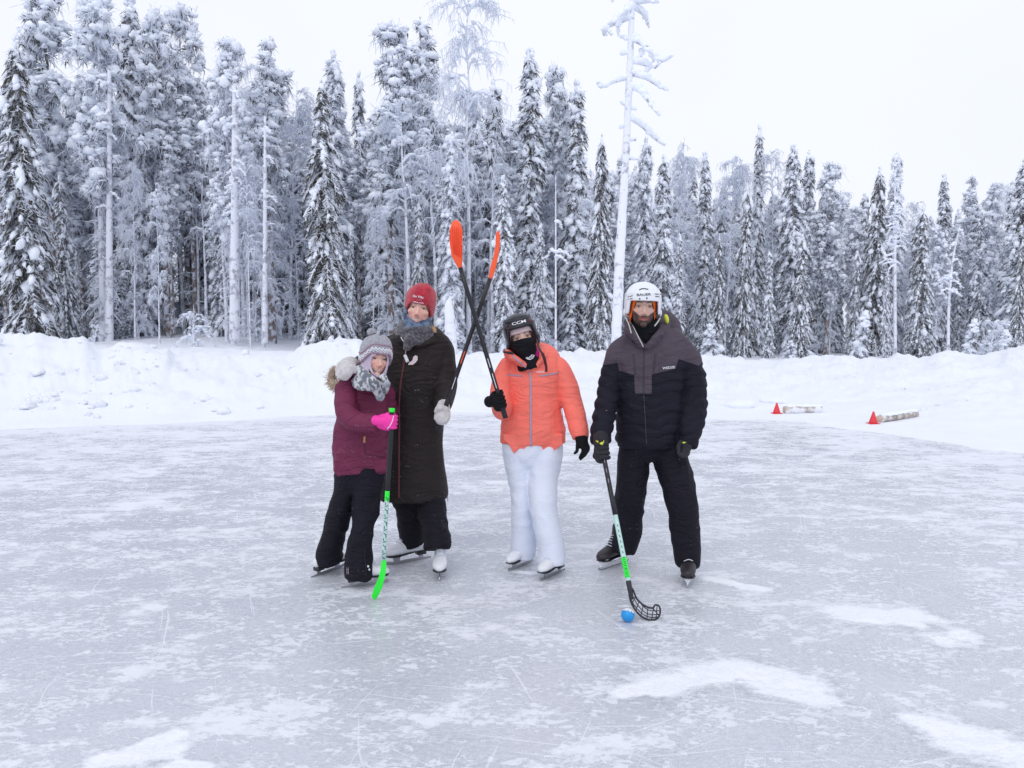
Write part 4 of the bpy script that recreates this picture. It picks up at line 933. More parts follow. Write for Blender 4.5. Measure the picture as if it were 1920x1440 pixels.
class Cap:
    """hat or helmet shell around a head; angle 0 is the front, height in head units"""
    def __init__(s, Hm, rx, ry, zc, zt, zr, yo=.012, e=1.0, low=.12):
        s.H, s.rx, s.ry, s.zc, s.zt, s.zr, s.yo, s.e, s.low = Hm, rx, ry, zc, zt, zr, yo, e, low
    def loc(s, a, z, off=0.0):
        k = math.sqrt(max(1 - ((z - s.zc) / (s.zt - s.zc)) ** 2, 0)) ** s.e if z > s.zc else 1 - s.low * ((s.zc - z) / .1) ** 2
        zz = z + (off * max(0, (z - s.zc) / (s.zt - s.zc)))
        return ((s.rx + off) * k * math.sin(a), s.yo - (s.ry + off) * k * math.cos(a), zz)
    def pt(s, a, z, off=0.0): return hp(s.H, *s.loc(a, z, off))
    def shell(s, th=.006, n=64, m=18, disp=None):
        V = []; A = np.arange(n) / n * 2 * math.pi
        for off, order in ((0.0, range(m + 1)), (-th, range(m, -1, -1))):
            for i in order:
                t = i / m
                for a in A:
                    z0 = s.zr(((a + math.pi) % (2 * math.pi)) - math.pi); z = z0 + (s.zt - .0008 - z0) * math.sin(t * math.pi / 2)
                    p = s.pt(a, z, off + (disp(a, z) if disp and off == 0 else 0)); V.append(p)
        V = np.array(V); i = np.arange(n); Fq = []
        rows = 2 * (m + 1)
        for r in range(rows):
            r2 = (r + 1) % rows; Fq.append(np.stack([r * n + i, r2 * n + i, r2 * n + (i + 1) % n, r * n + (i + 1) % n], 1)[:, ::-1])
        return [(V, np.vstack(Fq))]
    def line(s, fn, a0, a1, r, off=.001, k=60, flat=None):
        pts = [s.pt(a, fn(a), off) for a in np.linspace(a0, a1, k)]
        return tube([[*p, flat or r, r] for p in pts], n=6, sub=1, rnd=(False, False))
def fist(C, A, Fd, side=1, s=1.0, rs=.018, tdir=1):
    """gloved hand closed round a shaft: palm, four curled fingers of unequal length, thumb from the side of the palm"""
    A = nz(np.array(A)); n = nz(np.array(Fd) - A * (np.array(Fd) @ A)); b_ = np.cross(A, n) * side; C = np.array(C); L = []
    R = np.stack([A, n, b_], 1)
    L += ellip(C + b_ * (.030 * s) - n * .010 * s, (.046 * s, .044 * s, .019 * s), rot=R)
    L += tube([[*(C + b_ * .028 * s - n * .03 * s), .034 * s, .026 * s], [*(C + b_ * .024 * s - n * .075 * s), .032 * s, .03 * s], [*(C + b_ * .020 * s - n * .11 * s), .036 * s, .034 * s]], n=16)
    rr = rs + .011 * s
    for i, (o, fr, end) in enumerate(((-.036, .0102, 215), (-.012, .011, 228), (.012, .0108, 222), (.035, .0094, 205))):
        pts = []
        for ph in np.linspace(62, 62 - end, 9):
            p_ = R_(ph); q = rr * (1.25 if ph > 30 else 1.0); pts.append(C - A * o * s * tdir + n * math.cos(p_) * q + b_ * math.sin(p_) * q)
        L += tubew(pts, list(np.linspace(fr, fr * .84, 9) * s), n=10, sub=2)
    pts = [C + b_ * .030 * s - n * .034 * s + A * .030 * s * tdir] + [C + A * (.046 * s) * tdir + n * math.cos(R_(ph)) * rr * 1.1 + b_ * math.sin(R_(ph)) * rr * 1.1 for ph in (140, 185, 225, 262)]
    L += tubew(pts, list(np.array([.016, .014, .0135, .012, .011]) * s), n=10, sub=3)
    return L
def mitten(C, up, side, s=1.0, thumb=None):
    up = nz(np.array(up)); sd = nz(np.array(side) - up * (np.array(side) @ up)); dp = np.cross(up, sd); C = np.array(C)
    L = tube([[*(C - up * .075 * s), .036 * s, .034 * s], [*(C - up * .03 * s), .044 * s, .036 * s], [*(C + up * .02 * s), .048 * s, .038 * s], [*(C + up * .05 * s), .038 * s, .032 * s]], n=18)
    th = thumb if thumb is not None else [C - up * .03 * s + sd * .03 * s, C + sd * .055 * s, C + up * .025 * s + sd * .06 * s]
    L += tubew(th, [.020 * s, .019 * s, .015 * s], n=12)
    return L
def skate(parent, heel, toe, style, length=.27, tilt=0, lacecol=None, z0=0.0):
    """boot, sole, blade and laces, standing on the ice between two ground points"""
    a = G(*heel); b_ = G(*toe); f = b_ - a; f[2] = 0; f = nz(f); mid = (a + b_) / 2; l = np.cross([0, 0, 1], f)
    R = np.eye(4); R[:3, 0] = f; R[:3, 1] = l; R[:3, 2] = (0, 0, 1); R[:3, 3] = mid; R[2, 3] = z0
    if tilt: R = R @ np.array(Matrix.Rotation(R_(tilt), 4, 'X'))
    k = length / .27; Sc = np.diag([k, k, k, 1]); X_ = R @ Sc
    sz = .060 if style == 'figure' else .062
    foot = tube([[-.118, 0, sz + .035, .034, .026], [-.07, 0, sz + .040, .042, .036], [0, 0, sz + .045, .045, .038], [.06, 0, sz + .036, .036, .045], [.115, 0, sz + .027, .027, .041], [.142, 0, sz + .022, .019, .026]], n=22)
    foot += tube([[-.062, 0, sz + .04, .055, .038], [-.058, 0, sz + .12, .050, .040], [-.062, 0, sz + .19, .054, .045]], n=22, rnd=(False, False))
    tong = tube([[.03, 0, sz + .085, .02, .026], [-.005, 0, sz + .125, .018, .026], [-.02, 0, sz + .19, .018, .03]], n=14)
    boot = obj('skate_boot', fuse(xf(foot + tong, X_), .0055, 3), M['boot_white' if style == 'figure' else 'boot_black'], parent)
    soleL = tube([[-.12, 0, sz, .006, .028], [-.05, 0, sz + (.006 if style == 'figure' else 0), .006, .030], [.03, 0, sz, .006, .034], [.09, 0, sz - .002, .006, .043], [.13, 0, sz, .006, .034], [.148, 0, sz + .003, .004, .015]], n=16, power=2.6)
    if style == 'figure':
        soleL += tube([[-.122, 0, sz - .010, .012, .027], [-.066, 0, sz - .010, .012, .029]], n=14, rnd=(False, False), power=4)
        obj('skate_sole', xf(soleL, X_), M['sole'], boot)
        bl = []
        def plate(poly, t):
            bm = bmesh.new(); vs = [bm.verts.new((x, -t / 2, z)) for x, z in poly]; bm.faces.new(vs); r = bmesh.ops.extrude_face_region(bm, geom=bm.faces[:])
            bmesh.ops.translate(bm, verts=[g for g in r['geom'] if isinstance(g, bmesh.types.BMVert)], vec=(0, t, 0)); bmesh.ops.triangulate(bm, faces=bm.faces[:]); bmesh.ops.recalc_face_normals(bm, faces=bm.faces[:])
            bm.verts.ensure_lookup_table(); o_ = (np.array([v.co[:] for v in bm.verts]), np.array([[v.index for v in f_.verts] for f_ in bm.faces])); bm.free(); return [o_]
        bl += plate([(-.17, .004), (-.165, .012), (-.10, .018), (.0, .022), (.10, .020), (.142, .030), (.150, .018), (.140, .006), (.10, .001), (0, 0), (-.10, .001)], .0042)
        bl += plate([(-.11, .015), (-.112, sz - .018), (-.078, sz - .018), (-.084, .015)], .0062); bl += plate([(.055, .015), (.045, sz), (.105, sz), (.092, .015)], .0062)
        bl += box((-.095, 0, sz - .020), (.05, .036, .004)) + box((.075, 0, sz - .006), (.075, .045, .004))
        obj('skate_blade', mkmesh(xf(bl, X_), 'b', False), M['steel'], boot)
    else:
        obj('skate_sole', xf(soleL, X_), M['sole'], boot)
        hold = tube([[-.11, 0, sz - .012, .014, .022], [-.10, 0, sz - .030, .018, .010], [-.07, 0, sz - .034, .014, .006], [0, 0, sz - .036, .010, .005], [.07, 0, sz - .030, .016, .007], [.10, 0, sz - .018, .020, .018], [.125, 0, sz - .012, .012, .02]], n=14)
        hold += tube([[-.125, 0, .022, .008, .0045], [0, 0, .024, .008, .0045], [.138, 0, .024, .009, .0045]], n=10)
        hold += tube([[.095, 0, .058, .034, .032], [.105, 0, .042, .030, .020], [.118, 0, .026, .024, .007]], n=14) + tube([[-.10, 0, .056, .024, .026], [-.10, 0, .026, .024, .007]], n=14)
        obj('blade_holder', fuse(xf(hold, X_), .004, 2), M['holder'], boot)
        bm_ = tube([[-.145, 0, .016, .006, .0016], [-.12, 0, .008, .008, .0016], [0, 0, .007, .008, .0016], [.12, 0, .008, .008, .0016], [.152, 0, .020, .008, .0016]], n=8, rnd=(False, False), power=4)
        obj('skate_blade', xf(bm_, X_), M['steel'], boot)
    lc = []
    for i in range(6):
        x = .064 - i * .0135; z = sz + .074 + i * .0125
        y_ = .024; sgn = 1 if i % 2 else -1
        lc += tubew([(x, -y_, z), (x + .002, 0, z + .012), (x - .012 * sgn * 0 - .01, y_, z + .003)], .0024, n=6, sub=2)
    obj('laces', xf(lc, X_), lacecol or M['lace'], boot)
    return boot

M['boot_white'] = plain('white_boot_leather_mat', (.78, .79, .83), .4, nscale=30, var=.04)
M['boot_black'] = plain('black_boot_mat', (.022, .018, .022), .45, nscale=40, var=.3)
M['sole'] = plain('sole_mat', (.02, .02, .025), .4)
M['steel'] = plain('blade_steel_mat', (.42, .42, .45), .3, 1.0)
M['holder'] = plain('blade_holder_mat', (.74, .76, .80), .35, var=.04)
M['lace'] = plain('lace_mat', (.70, .74, .82), .8)
M['blk'] = fabric('black_trouser_mat', (.0045, .0040, .009), (.011, .009, .017), flecks=.35, wr=14, wstr=.7)
M['blk2'] = fabric('black_ski_trouser_mat', (.0045, .0040, .010), (.011, .009, .018), flecks=.35, wr=14, wstr=.7)
M['white_pants'] = fabric('white_ski_trouser_mat', (.74, .79, .91), (.80, .84, .94), wr=12, wstr=.16, var=.05)
M['glove_blk'] = fabric('black_glove_mat', (.004, .004, .006), rough=.85)
M['glove_gry'] = fabric('dark_grey_glove_mat', (.022, .021, .027), rough=.7)
M['yellow'] = plain('yellow_tab_mat', (.62, .68, .06), .6)
M['cream'] = knit('cream_wool_mat', (.60, .57, .56), (.72, .69, .68), 160, 40)
M['coral'] = fabric('coral_jacket_mat', (.96, .180, .135), (1.0, .225, .175), rough=.6, wr=12, wstr=.5, var=.05)
M['coral_trim'] = plain('lilac_grey_trim_mat', (.40, .30, .38), .5)
M['coat'] = fabric('black_coat_mat', (.014, .010, .010), (.026, .020, .020), rough=.6, flecks=.45, wr=12, wstr=.55)
M['purple'] = fabric('plum_jacket_mat', (.150, .020, .060), (.195, .030, .080), rough=.6, flecks=.35, wr=12, wstr=.6)
M['plum_dark'] = plain('plum_seam_mat', (.07, .010, .040), .7)
M['fur'] = plain('hood_fur_mat', (.58, .47, .37), .9, var=.35)
M['pink'] = plain('pink_glove_mat', (.88, .03, .36), .55, var=.06)
M['whitemark'] = plain('white_print_mat', (.80, .80, .84), .6, bstr=0)
M['blackmark'] = plain('black_print_mat', (.03, .03, .045), .6, bstr=0)
M['redhat'] = knit('red_knit_mat', (.44, .006, .028), (.56, .013, .042), 220, 50)
M['greyknit'] = knit('grey_knit_mat', (.30, .30, .35), (.42, .42, .47), 200, 80)
M['pattknit'] = knit('patterned_scarf_mat', (.16, .18, .21), (.66, .68, .72), 180, 42, .47, .53)
M['pomgrey'] = knit('pompom_wool_mat', (.26, .29, .34), (.44, .47, .52), 160, 60)
M['snood'] = knit('charcoal_scarf_mat', (.055, .055, .07), (.14, .13, .15), 180, 60)
M['blueneck'] = knit('blue_neck_warmer_mat', (.035, .065, .14), (.15, .22, .34), 120, 16)
M['rosestripe'] = plain('rose_stripe_mat', (.35, .17, .24), .9)
M['lavender'] = knit('lavender_lining_mat', (.58, .46, .60), (.66, .62, .74), 120, 18)
M['helmet_w'] = plain('white_helmet_mat', (.80, .82, .86), .25, var=.02, bstr=.03, coat=.4)
M['helmet_b'] = plain('black_helmet_mat', (.004, .005, .010), .38, var=.1, bstr=.03, coat=.15)
M['helmet_g'] = plain('grey_helmet_shell_mat', (.025, .028, .036), .45, var=.1, bstr=.03)
M['orange'] = fabric('orange_balaclava_mat', (.95, .17, .015), rough=.8, wr=20, var=.08)
M['headband'] = fabric('pale_pink_headband_mat', (.66, .50, .52), rough=.85, var=.06)
M['maskblk'] = fabric('black_neck_gaiter_mat', (.004, .004, .008), (.009, .009, .014), rough=.85, wr=24, wstr=.8)
M['magenta'] = fabric('magenta_inner_layer_mat', (.36, .006, .17), rough=.7)
M['hair_red'] = plain('dark_red_hair_mat', (.06, .010, .014), .5)
M['hair_blond'] = plain('blond_hair_mat', (.38, .25, .13), .6)
M['strap'] = plain('chin_strap_mat', (.55, .55, .52), .7)
M['strapblk'] = plain('black_strap_mat', (.015, .015, .018), .7)
M['zipred'] = plain('dark_red_zip_mat', (.115, .022, .034), .6)
M['snowflakes'] = M['treesnow']
M['shaft'] = plain('black_shaft_mat', (.008, .008, .012), .35, var=.3, nscale=30)
M['bladeor'] = plain('orange_blade_mat', (1.0, .115, .03), .4, var=.04)
M['bladegr'] = plain('green_blade_mat', (.02, .90, .05), .4, var=.04)
M['bladebk'] = plain('black_blade_mat', (.020, .020, .028), .4)
M['mint'] = plain('mint_shaft_mat', (.50, .72, .66), .35, var=.06)
M['tapegr'] = plain('grip_tape_mat', (.02, .02, .026), .8)

def strokes(tree, items, r=.0025, off=.002):
    L = []
    for ln in items: L += seam(tree, ln, r, off)
    return L

# ============ man in white helmet
Hm = Hmat(1208, 574.5, 4.50, roll=2, yaw=-4, s=1.09)
B = G(1218, 1090)
J = dict(shl=P(1172, 655, 4.68), shr=P(1282, 660, 4.68), ell=P(1140, 745, 4.62), elr=P(1296, 742, 4.66), wrl=P(1128, 815, 4.42), wrr=P(1289, 822, 4.54),
         hl=P(1194, 830, 4.70), hr=P(1248, 830, 4.68), kl=P(1181, 935, 4.70), kr=P(1276, 950, 4.56), al=P(1162, 1030, 4.86), ar=P(1288, 1062, 4.56))
man = person('person in a white helmet holding a black bladed stick by the blue ball', B, Hm, J, (.60, .38, .31), (.022, .012, .008), beard=True, smile=.30, cheeks=.18, eyecol=(.16, .15, .14))
D = 4.68
quilt = lambda v: (lambda q: np.where(psdf(q, GREY) < -2, 1, 0) * (.009 * np.abs(np.sin((v[:, 2] + .02 * np.sin(v[:, 0] * 9) + .012 * np.sin(v[:, 0] * 31)) * math.pi / .066)) ** .6 - .005))(proj(v))
GREY = [(1100, 690), (1158, 680), (1161, 695), (1189, 703), (1191, 738), (1222, 738), (1222, 702), (1267, 691), (1272, 673), (1311, 686), (1318, 676), (1345, 660), (1345, 560), (1100, 560)]
L = tube([S(1209, 618, D, 24, .085), S(1211, 632, D, 45, .105), S(1217, 647, D, 66, .13), S(1221, 668, D, 70, .145), S(1219, 700, D, 64, .15), S(1217, 745, D, 60, .155), S(1216, 795, D, 60, .155), S(1216, 824, D, 60, .15), S(1216, 836, D, 57, .145)], n=36, power=2.3, rnd=(False, False))
L += tube([S(1180, 640, D, 17), S(1164, 662, D, 24, .078), S(1149, 700, D, 23, .075), S(1140, 744, 4.64, 21, .07), S(1132, 785, 4.55, 20, .066), S(1127, 812, 4.48, 19, .06), S(1126, 828, 4.44, 17.5, .055)], n=24, rnd=(True, False))
L += tube([S(1262, 645, D, 18), S(1283, 664, D, 25, .08), S(1295, 700, D, 26, .078), S(1298, 742, 4.68, 26.5, .075), S(1297, 785, 4.62, 25.5, .07), S(1293, 815, 4.58, 22, .065), S(1288, 836, 4.56, 18, .055)], n=24, rnd=(True, False))
# stand-up collar open in a V, and the hood bunched behind the neck
L += tube([S(1204, 650, 4.545, 7, .016), S(1190, 633, 4.53, 11, .020), S(1180, 619, 4.60, 12, .028), S(1184, 609, 4.72, 13, .035), S(1212, 603, 4.80, 15, .045), S(1240, 607, 4.76, 17, .045), S(1243, 622, 4.62, 15, .032), S(1228, 637, 4.54, 12, .022), S(1214, 652, 4.545, 7, .016)], n=14, ref=(0, 0, 1))
L += tube([S(1186, 622, 4.80, 12, .06), S(1212, 606, 4.86, 20, .08), S(1245, 606, 4.82, 21, .08), S(1262, 620, 4.74, 16, .06), S(1268, 634, 4.68, 10, .04)], n=16, ref=(0, 0, 1))
me = fuse(L, .0075, 4, folds(.0085, 5, 12, 11, quilt))
setattr_f(me, 'panel', psdf(proj(getv(me)), GREY) * 4.6 / F)
M['manj'] = panelmat('black_and_grey_ski_jacket_mat', (.0055, .005, .014), (.078, .060, .080))
T_ = bvh(me); jk = obj('jacket', me, M['manj'], man)
obj('zip', seam(T_, [(1208, 645), (1207, 690), (1207, 740), (1210, 790), (1212, 834)], .0032, .001), M['blackmark'], jk)
obj('zip_pocket', seam(T_, [(1188, 664), (1191, 702)], .003, .001, flat=.0055), M['blackmark'], jk); obj('zip_pocket', seam(T_, [(1229, 664), (1225, 702)], .003, .001, flat=.0055), M['blackmark'], jk)
obj('brand_print', letters(T_, 'WEDZE', 1254, 689.5, 4.2, -6, .003, 1.15, .015), M['whitemark'], jk)
obj('hood_lining', ellip(P(1249.5, 598, 4.60), (.014, .03, .030), rot=np.array(Matrix.Rotation(R_(-12), 3, 'Y'))), M['yellow'], jk)
obj('collar_lining', tubew([hit(T_, x, y, .004) if hit(T_, x, y, .004) is not None else P(x, y, 4.52) for x, y in [(1181, 604), (1187, 612), (1195, 628), (1202, 642), (1206, 650)]], .0035, n=6), M['strap'], jk)
obj('neck_warmer', fuse(tube([S(1209, 606, 4.60, 25, .075), S(1209, 622, 4.62, 26, .08), S(1209, 640, 4.64, 28, .085)], n=24), .007, 2, folds(.004, 8, 30, 4)), M['maskblk'], man)
# trousers
L = tube([S(1216, 815, D, 55, .13), S(1219, 834, D, 54, .13), S(1221, 843, D, 46, .11)], n=30)
L += tube([S(1189, 835, 4.70, 29, .115), S(1188, 862, 4.70, 29, .11), S(1186, 890, 4.70, 27.5, .10), S(1182, 925, 4.70, 28, .095), S(1179, 955, 4.72, 27, .085), S(1177, 1000, 4.78, 25, .085), S(1168, 1024, 4.81, 22.5, .10), S(1166, 1036, 4.80, 21, .105)], n=26, rnd=(True, False))
L += tube([S(1248, 835, 4.68, 32, .115), S(1260, 866, 4.66, 33, .115), S(1268, 895, 4.62, 30, .105), S(1276, 935, 4.58, 29, .10), S(1281, 965, 4.57, 28, .09), S(1286, 1015, 4.58, 25, .09), S(1288, 1050, 4.58, 22.5, .088), S(1288, 1059, 4.58, 21, .085)], n=26, rnd=(True, False))
me = fuse(L, .0075, 4, folds(.013, 4, 7, 23)); T2 = bvh(me); pt = obj('trousers', me, M['blk2'], man)
obj('side_seam', seam(T2, [(1283, 852), (1290, 880), (1294, 905)], .002), M['glove_gry'], pt)
skate(man, (1176, 1053), (1126, 1070), 'hockey', .29); skate(man, (1293, 1068), (1288, 1113), 'hockey', .29)
# helmet and balaclava
def zr_hel(front, side, a0=.85, a1=1.15, back=None): return lambda a: front + (side - front) * float(sm(a0, a1, abs(a))) + ((back - side) * float(sm(1.9, 2.4, abs(a))) if back is not None else 0)
bal = Cap(Hm, .080, .100, .03, .128, zr_hel(.040, -.075, .15, 1.0, -.11), yo=.010)
bal.zr = lambda a: .078 - .150 * float(sm(.20, 1.35, abs(a))) - .03 * float(sm(1.35, 1.6, abs(a)))
obj('balaclava', bal.shell(.004), M['orange'], man)
hel = Cap(Hm, .106, .127, .030, .141, zr_hel(.030, -.042, .84, 1.02, -.055), yo=.014, e=.80, low=.06)
me = mkmesh(hel.shell(.012, 96, 26, lambda a, z: .004 * math.exp(-((z - .070) / .006) ** 2) + .003 * math.cos(3 * a) * (z > .1) * .6)); T3 = bvh(me); he = obj('helmet', me, M['helmet_w'], man)
obj('helmet_padding', hel.line(lambda a: hel.zr(a) + .004, -1.05, 1.05, .0045, -.012, 80), M['blackmark'], he)
obj('helmet_logo', letters(T3, 'BAUER', 1207, 552.5, 4.6, -3, .003, 1.35, .01), M['blackmark'], he)
L = strokes(T3, [[(1198.5, 543.5), (1203, 541.5), (1208, 541), (1212, 542), (1215.5, 542.2)]], .0032)
for x0, y0, x1, y1 in ((1177, 557, 1180, 556.3), (1181, 556, 1186, 554.5), (1181, 560.5, 1186, 559.5), (1177, 561.5, 1179, 561), (1228, 551, 1235, 551.5), (1238, 552, 1242, 552.6), (1229, 556, 1236, 556.4), (1239, 556.5, 1242, 556.8)):
    L += seam(T3, [(x0, y0), (x1, y1)], .0024, .001)
obj('helmet_vents', L, M['blackmark'], he)
for x, y in ((1199.5, 560.3), (1213, 559)):
    obj('helmet_bolt', ellip(hit(T3, x, y, .001), (.0050, .003, .0050), 12, 8), M['blackmark'], he)
obj('ear_guard', ellip(hp(Hm, .100, .012, -.030), (.010, .028, .026)), M['helmet_w'], he)
obj('ear_guard', ellip(hp(Hm, -.100, .012, -.030), (.010, .028, .026)), M['helmet_w'], he)
obj('chin_strap', tubew([hp(Hm, .098, -.01, -.06), hp(Hm, .082, -.03, -.085), hp(Hm, .066, -.045, -.105)], .0045, n=8), M['strap'], he)
obj('chin_strap', tubew([hp(Hm, -.098, -.01, -.06), hp(Hm, -.085, -.035, -.085), hp(Hm, -.074, -.055, -.115), hp(Hm, -.066, -.085, -.15)], .0035, n=8), M['strap'], he)

# gloves
stA = P(1126, 826, 4.31); stB = P(1181, 1104, 3.96); ax_m = nz(stB - stA)
gl = obj('glove', fuse(fist(P(1131, 847, 4.28), -ax_m, nz(P(1131, 847, 4.28) - P(1126, 815, 4.44)), side=-1, s=1.12, rs=.016), .0045, 3, folds(.0018, 30, 30, 2)), M['glove_gry'], man)
gl2 = fuse(fist(P(1131, 847, 4.28), -ax_m, nz(P(1131, 847, 4.28) - P(1126, 815, 4.44)), side=-1, s=1.12, rs=.016) + tube([S(1126, 820, 4.44, 15, .05), S(1128, 836, 4.36, 14, .045), S(1131, 845, 4.30, 11, .035)], n=18), .0036, 1, folds(.0018, 30, 30, 2))
bpy.data.objects.remove(gl); TG = bvh(gl2); gl = obj('glove', gl2, M['glove_gry'], man)
obj('glove_patch', patch(TG, [(1116, 826.5), (1133, 826), (1132.5, 829), (1129, 835)], .003), M['yellow'], gl)
L = tube([S(1288, 826, 4.56, 15, .045), S(1284, 838, 4.53, 13, .035), S(1281, 847, 4.50, 10, .028)], n=18)
for pts, r in (([(1288, 842, 4.52), (1287, 851, 4.49), (1281, 856, 4.46), (1276, 853, 4.45)], .0125), ([(1284, 843, 4.50), (1282, 852, 4.47), (1276, 855, 4.44), (1273, 850, 4.44)], .0125),
               ([(1281, 842, 4.49), (1278, 851, 4.45), (1273, 852, 4.43), (1272, 847, 4.43)], .012), ([(1291, 842, 4.54), (1291, 849, 4.52), (1287, 855, 4.50), (1283, 855, 4.49)], .011), ([(1276, 828, 4.50), (1272, 836, 4.46), (1272, 844, 4.44)], .014)):
    L += tubew([P(*p) for p in pts], r, n=10, sub=3)
me = fuse(L, .0045, 3); TG = bvh(me); gl = obj('glove', me, M['glove_gry'], man)
obj('glove_patch', patch(TG, [(1279, 828), (1287, 829), (1281, 832)], .003), M['yellow'], gl)

# ============ woman in coral jacket
Hm = Hmat(979.5, 632, 4.66, roll=-15, yaw=3, s=1.03)
B = G(1003, 1076)
J = dict(shl=P(955, 692, 4.78), shr=P(1043, 690, 4.78), ell=P(944, 770, 4.66), elr=P(1073, 755, 4.74), wrl=P(939, 758, 4.50), wrr=P(1089, 815, 4.62),
         hl=P(976, 838, 4.80), hr=P(1024, 838, 4.78), kl=P(979, 935, 4.80), kr=P(1022, 935, 4.72), al=P(984, 1022, 4.87), ar=P(1042, 1038, 4.69))
cor = person('person in a coral ski jacket and white trousers with face covered', B, Hm, J, (.70, .45, .37), (.10, .05, .04), smile=.35, k=.86)
D = 4.80
L = tube([S(985, 662, D, 26, .085), S(990, 672, D, 42, .10), S(997, 686, D, 52, .12), S(1001, 705, D, 54, .13), S(1000, 740, D, 52, .135), S(999, 780, D, 56, .14), S(999, 812, D, 61, .145), S(999, 830, D, 62, .14)], n=36, rnd=(False, False))
L += slab([(944, 815), (944, 824), (954, 834), (964, 851), (974, 841), (996, 843), (1007, 841), (1022, 863), (1040, 845), (1055, 833), (1055, 815)], 4.680, .035, curve=-.0)
L += tube([S(962, 678, D, 14), S(951, 690, D, 18, .065), S(942, 715, 4.76, 18, .062), S(939, 745, 4.70, 18.5, .06), S(942, 768, 4.63, 18, .058), S(941, 768, 4.56, 16.5, .052), S(939, 760, 4.50, 14, .045)], n=22, rnd=(True, False))
L += tube([S(1030, 676, D, 14), S(1045, 690, D, 20, .07), S(1059, 715, 4.79, 20, .068), S(1070, 750, 4.76, 19.5, .062), S(1080, 785, 4.70, 17.5, .055), S(1087, 812, 4.64, 16, .05), S(1088, 822, 4.62, 15.5, .048)], n=22, rnd=(True, False))
L += tube([S(996, 694, 4.69, 5, .014), S(982, 684, 4.67, 10, .018), S(966, 674, 4.66, 12, .022), S(955, 666, 4.72, 12, .03), S(965, 660, 4.86, 12, .035), S(990, 655, 4.92, 13, .04), S(1012, 658, 4.86, 13, .035), S(1020, 668, 4.74, 12, .026), S(1010, 682, 4.68, 10, .018), S(998, 694, 4.69, 5, .014)], n=12, ref=(0, 0, 1))
L += tube([S(975, 668, 4.92, 14, .06), S(1000, 662, 4.95, 18, .07), S(1024, 664, 4.90, 16, .06), S(1040, 672, 4.84, 10, .04)], n=14, ref=(0, 0, 1))
fo_ = folds(.010, 4, 7, 31); me = fuse(L, .006, 2, lambda v: fo_(v) * (1 - .95 * sm(806, 826, proj(v)[:, 1]))); T_ = bvh(me); jk = obj('jacket', me, M['coral'], cor)
obj('zip', seam(T_, [(994, 697), (995, 720), (995, 760), (995, 800), (996, 841)], .0032, .001, flat=.0075), M['coral_trim'], jk)
obj('zip_pocket', seam(T_, [(951, 703.5), (965, 704), (979, 705)], .0025, .001, flat=.0055), M['coral_trim'], jk); obj('zip_pocket', seam(T_, [(1012, 705), (1030, 702.5), (1047, 699)], .0025, .001, flat=.0055), M['coral_trim'], jk)
obj('collar_trim', seam(T_, [(961, 667), (972, 677), (984, 687), (992, 695)], .003, .001, flat=.006), M['coral_trim'], jk)
obj('side_seam', seam(T_, [(1052, 756), (1055, 780), (1057, 800)], .0022, .001), M['coral_trim'], jk)
obj('brand_print', letters(T_, 'WEDZE', 1013, 697.5, 3.0, -4, .003, 1.1, .01), M['whitemark'], jk)
obj('hem_badge', letters(T_, '+', 1032, 839, 3.0, 0, .003, 1.0, .01), M['whitemark'], jk)
obj('collar_tab', tubew([P(945, 660, 4.66), P(953, 661, 4.64), P(962, 662, 4.63)], .007, n=8), M['strapblk'], jk)
obj('inner_top', fuse(tube([S(990, 664, 4.74, 22, .075), S(994, 678, 4.745, 21, .07), S(996, 690, 4.75, 16, .06), S(996, 700, 4.76, 8, .05)], n=20), .007, 2), M['magenta'], cor)
L = tube([S(997, 815, 4.80, 54, .12), S(998, 840, 4.80, 55, .125), S(999, 860, 4.80, 50, .11)], n=28)
L += tube([S(970, 838, 4.81, 27, .11), S(971, 870, 4.81, 26, .105), S(977, 905, 4.81, 22, .09), S(979, 950, 4.80, 20, .08), S(982, 990, 4.83, 22.5, .085), S(982, 1020, 4.86, 23, .092), S(980, 1038, 4.875, 22, .098)], n=24, rnd=(True, False))
L += tube([S(1026, 838, 4.79, 29, .11), S(1022, 870, 4.77, 29, .105), S(1018, 905, 4.74, 27, .095), S(1019, 950, 4.70, 25.5, .085), S(1026, 990, 4.69, 24, .088), S(1034, 1025, 4.69, 25, .094), S(1034, 1055, 4.685, 25.5, .10)], n=24, rnd=(True, False))
obj('trousers', fuse(L, .0075, 4, folds(.010, 4, 6, 41)), M['white_pants'], cor)
skate(cor, (993, 1055), (957, 1071), 'figure', .25); skate(cor, (1054, 1071), (1015, 1090), 'figure', .25)
# helmet, headband, gaiter, hair
hb = Cap(Hm, .082, .101, .03, .125, lambda a: .026 - .055 * float(sm(.9, 1.5, abs(a))), yo=.010)
obj('headband', hb.shell(.004), M['headband'], cor)
hel = Cap(Hm, .104, .125, .045, .146, lambda a: .058 - .105 * float(sm(.75, 1.15, abs(a))), yo=.016, e=.85, low=.05)
me = mkmesh(hel.shell(.012, 96, 26, lambda a, z: .005 * math.exp(-((z - .075) / .006) ** 2) + .004 * float(sm(.115, .12, z)))); T3 = bvh(me); he = obj('helmet', me, M['helmet_b'], cor)
obj('helmet_band', hel.line(lambda a: hel.zr(a) + .010, -1.5, 1.5, .006, .002, 90), M['helmet_g'], he)
obj('helmet_crest', hel.line(lambda a: .112 - .01 * math.cos(a), -2.6, 2.6, .004, .003, 90, flat=.012), M['helmet_g'], he)
obj('helmet_logo', letters(T3, 'CCM', 973, 604.8, 5.2, -14, .004, 1.7, .02), M['whitemark'], he)
obj('helmet_vents', strokes(T3, [[(989.5, 603.5), (992, 599.5)], [(993.2, 603.8), (995, 599.3)], [(996.8, 604), (998.3, 600)], [(950.5, 612), (953.5, 610)], [(950, 617), (954, 615)], [(951, 622), (955, 620)]], .0042), M['zipred'], he)
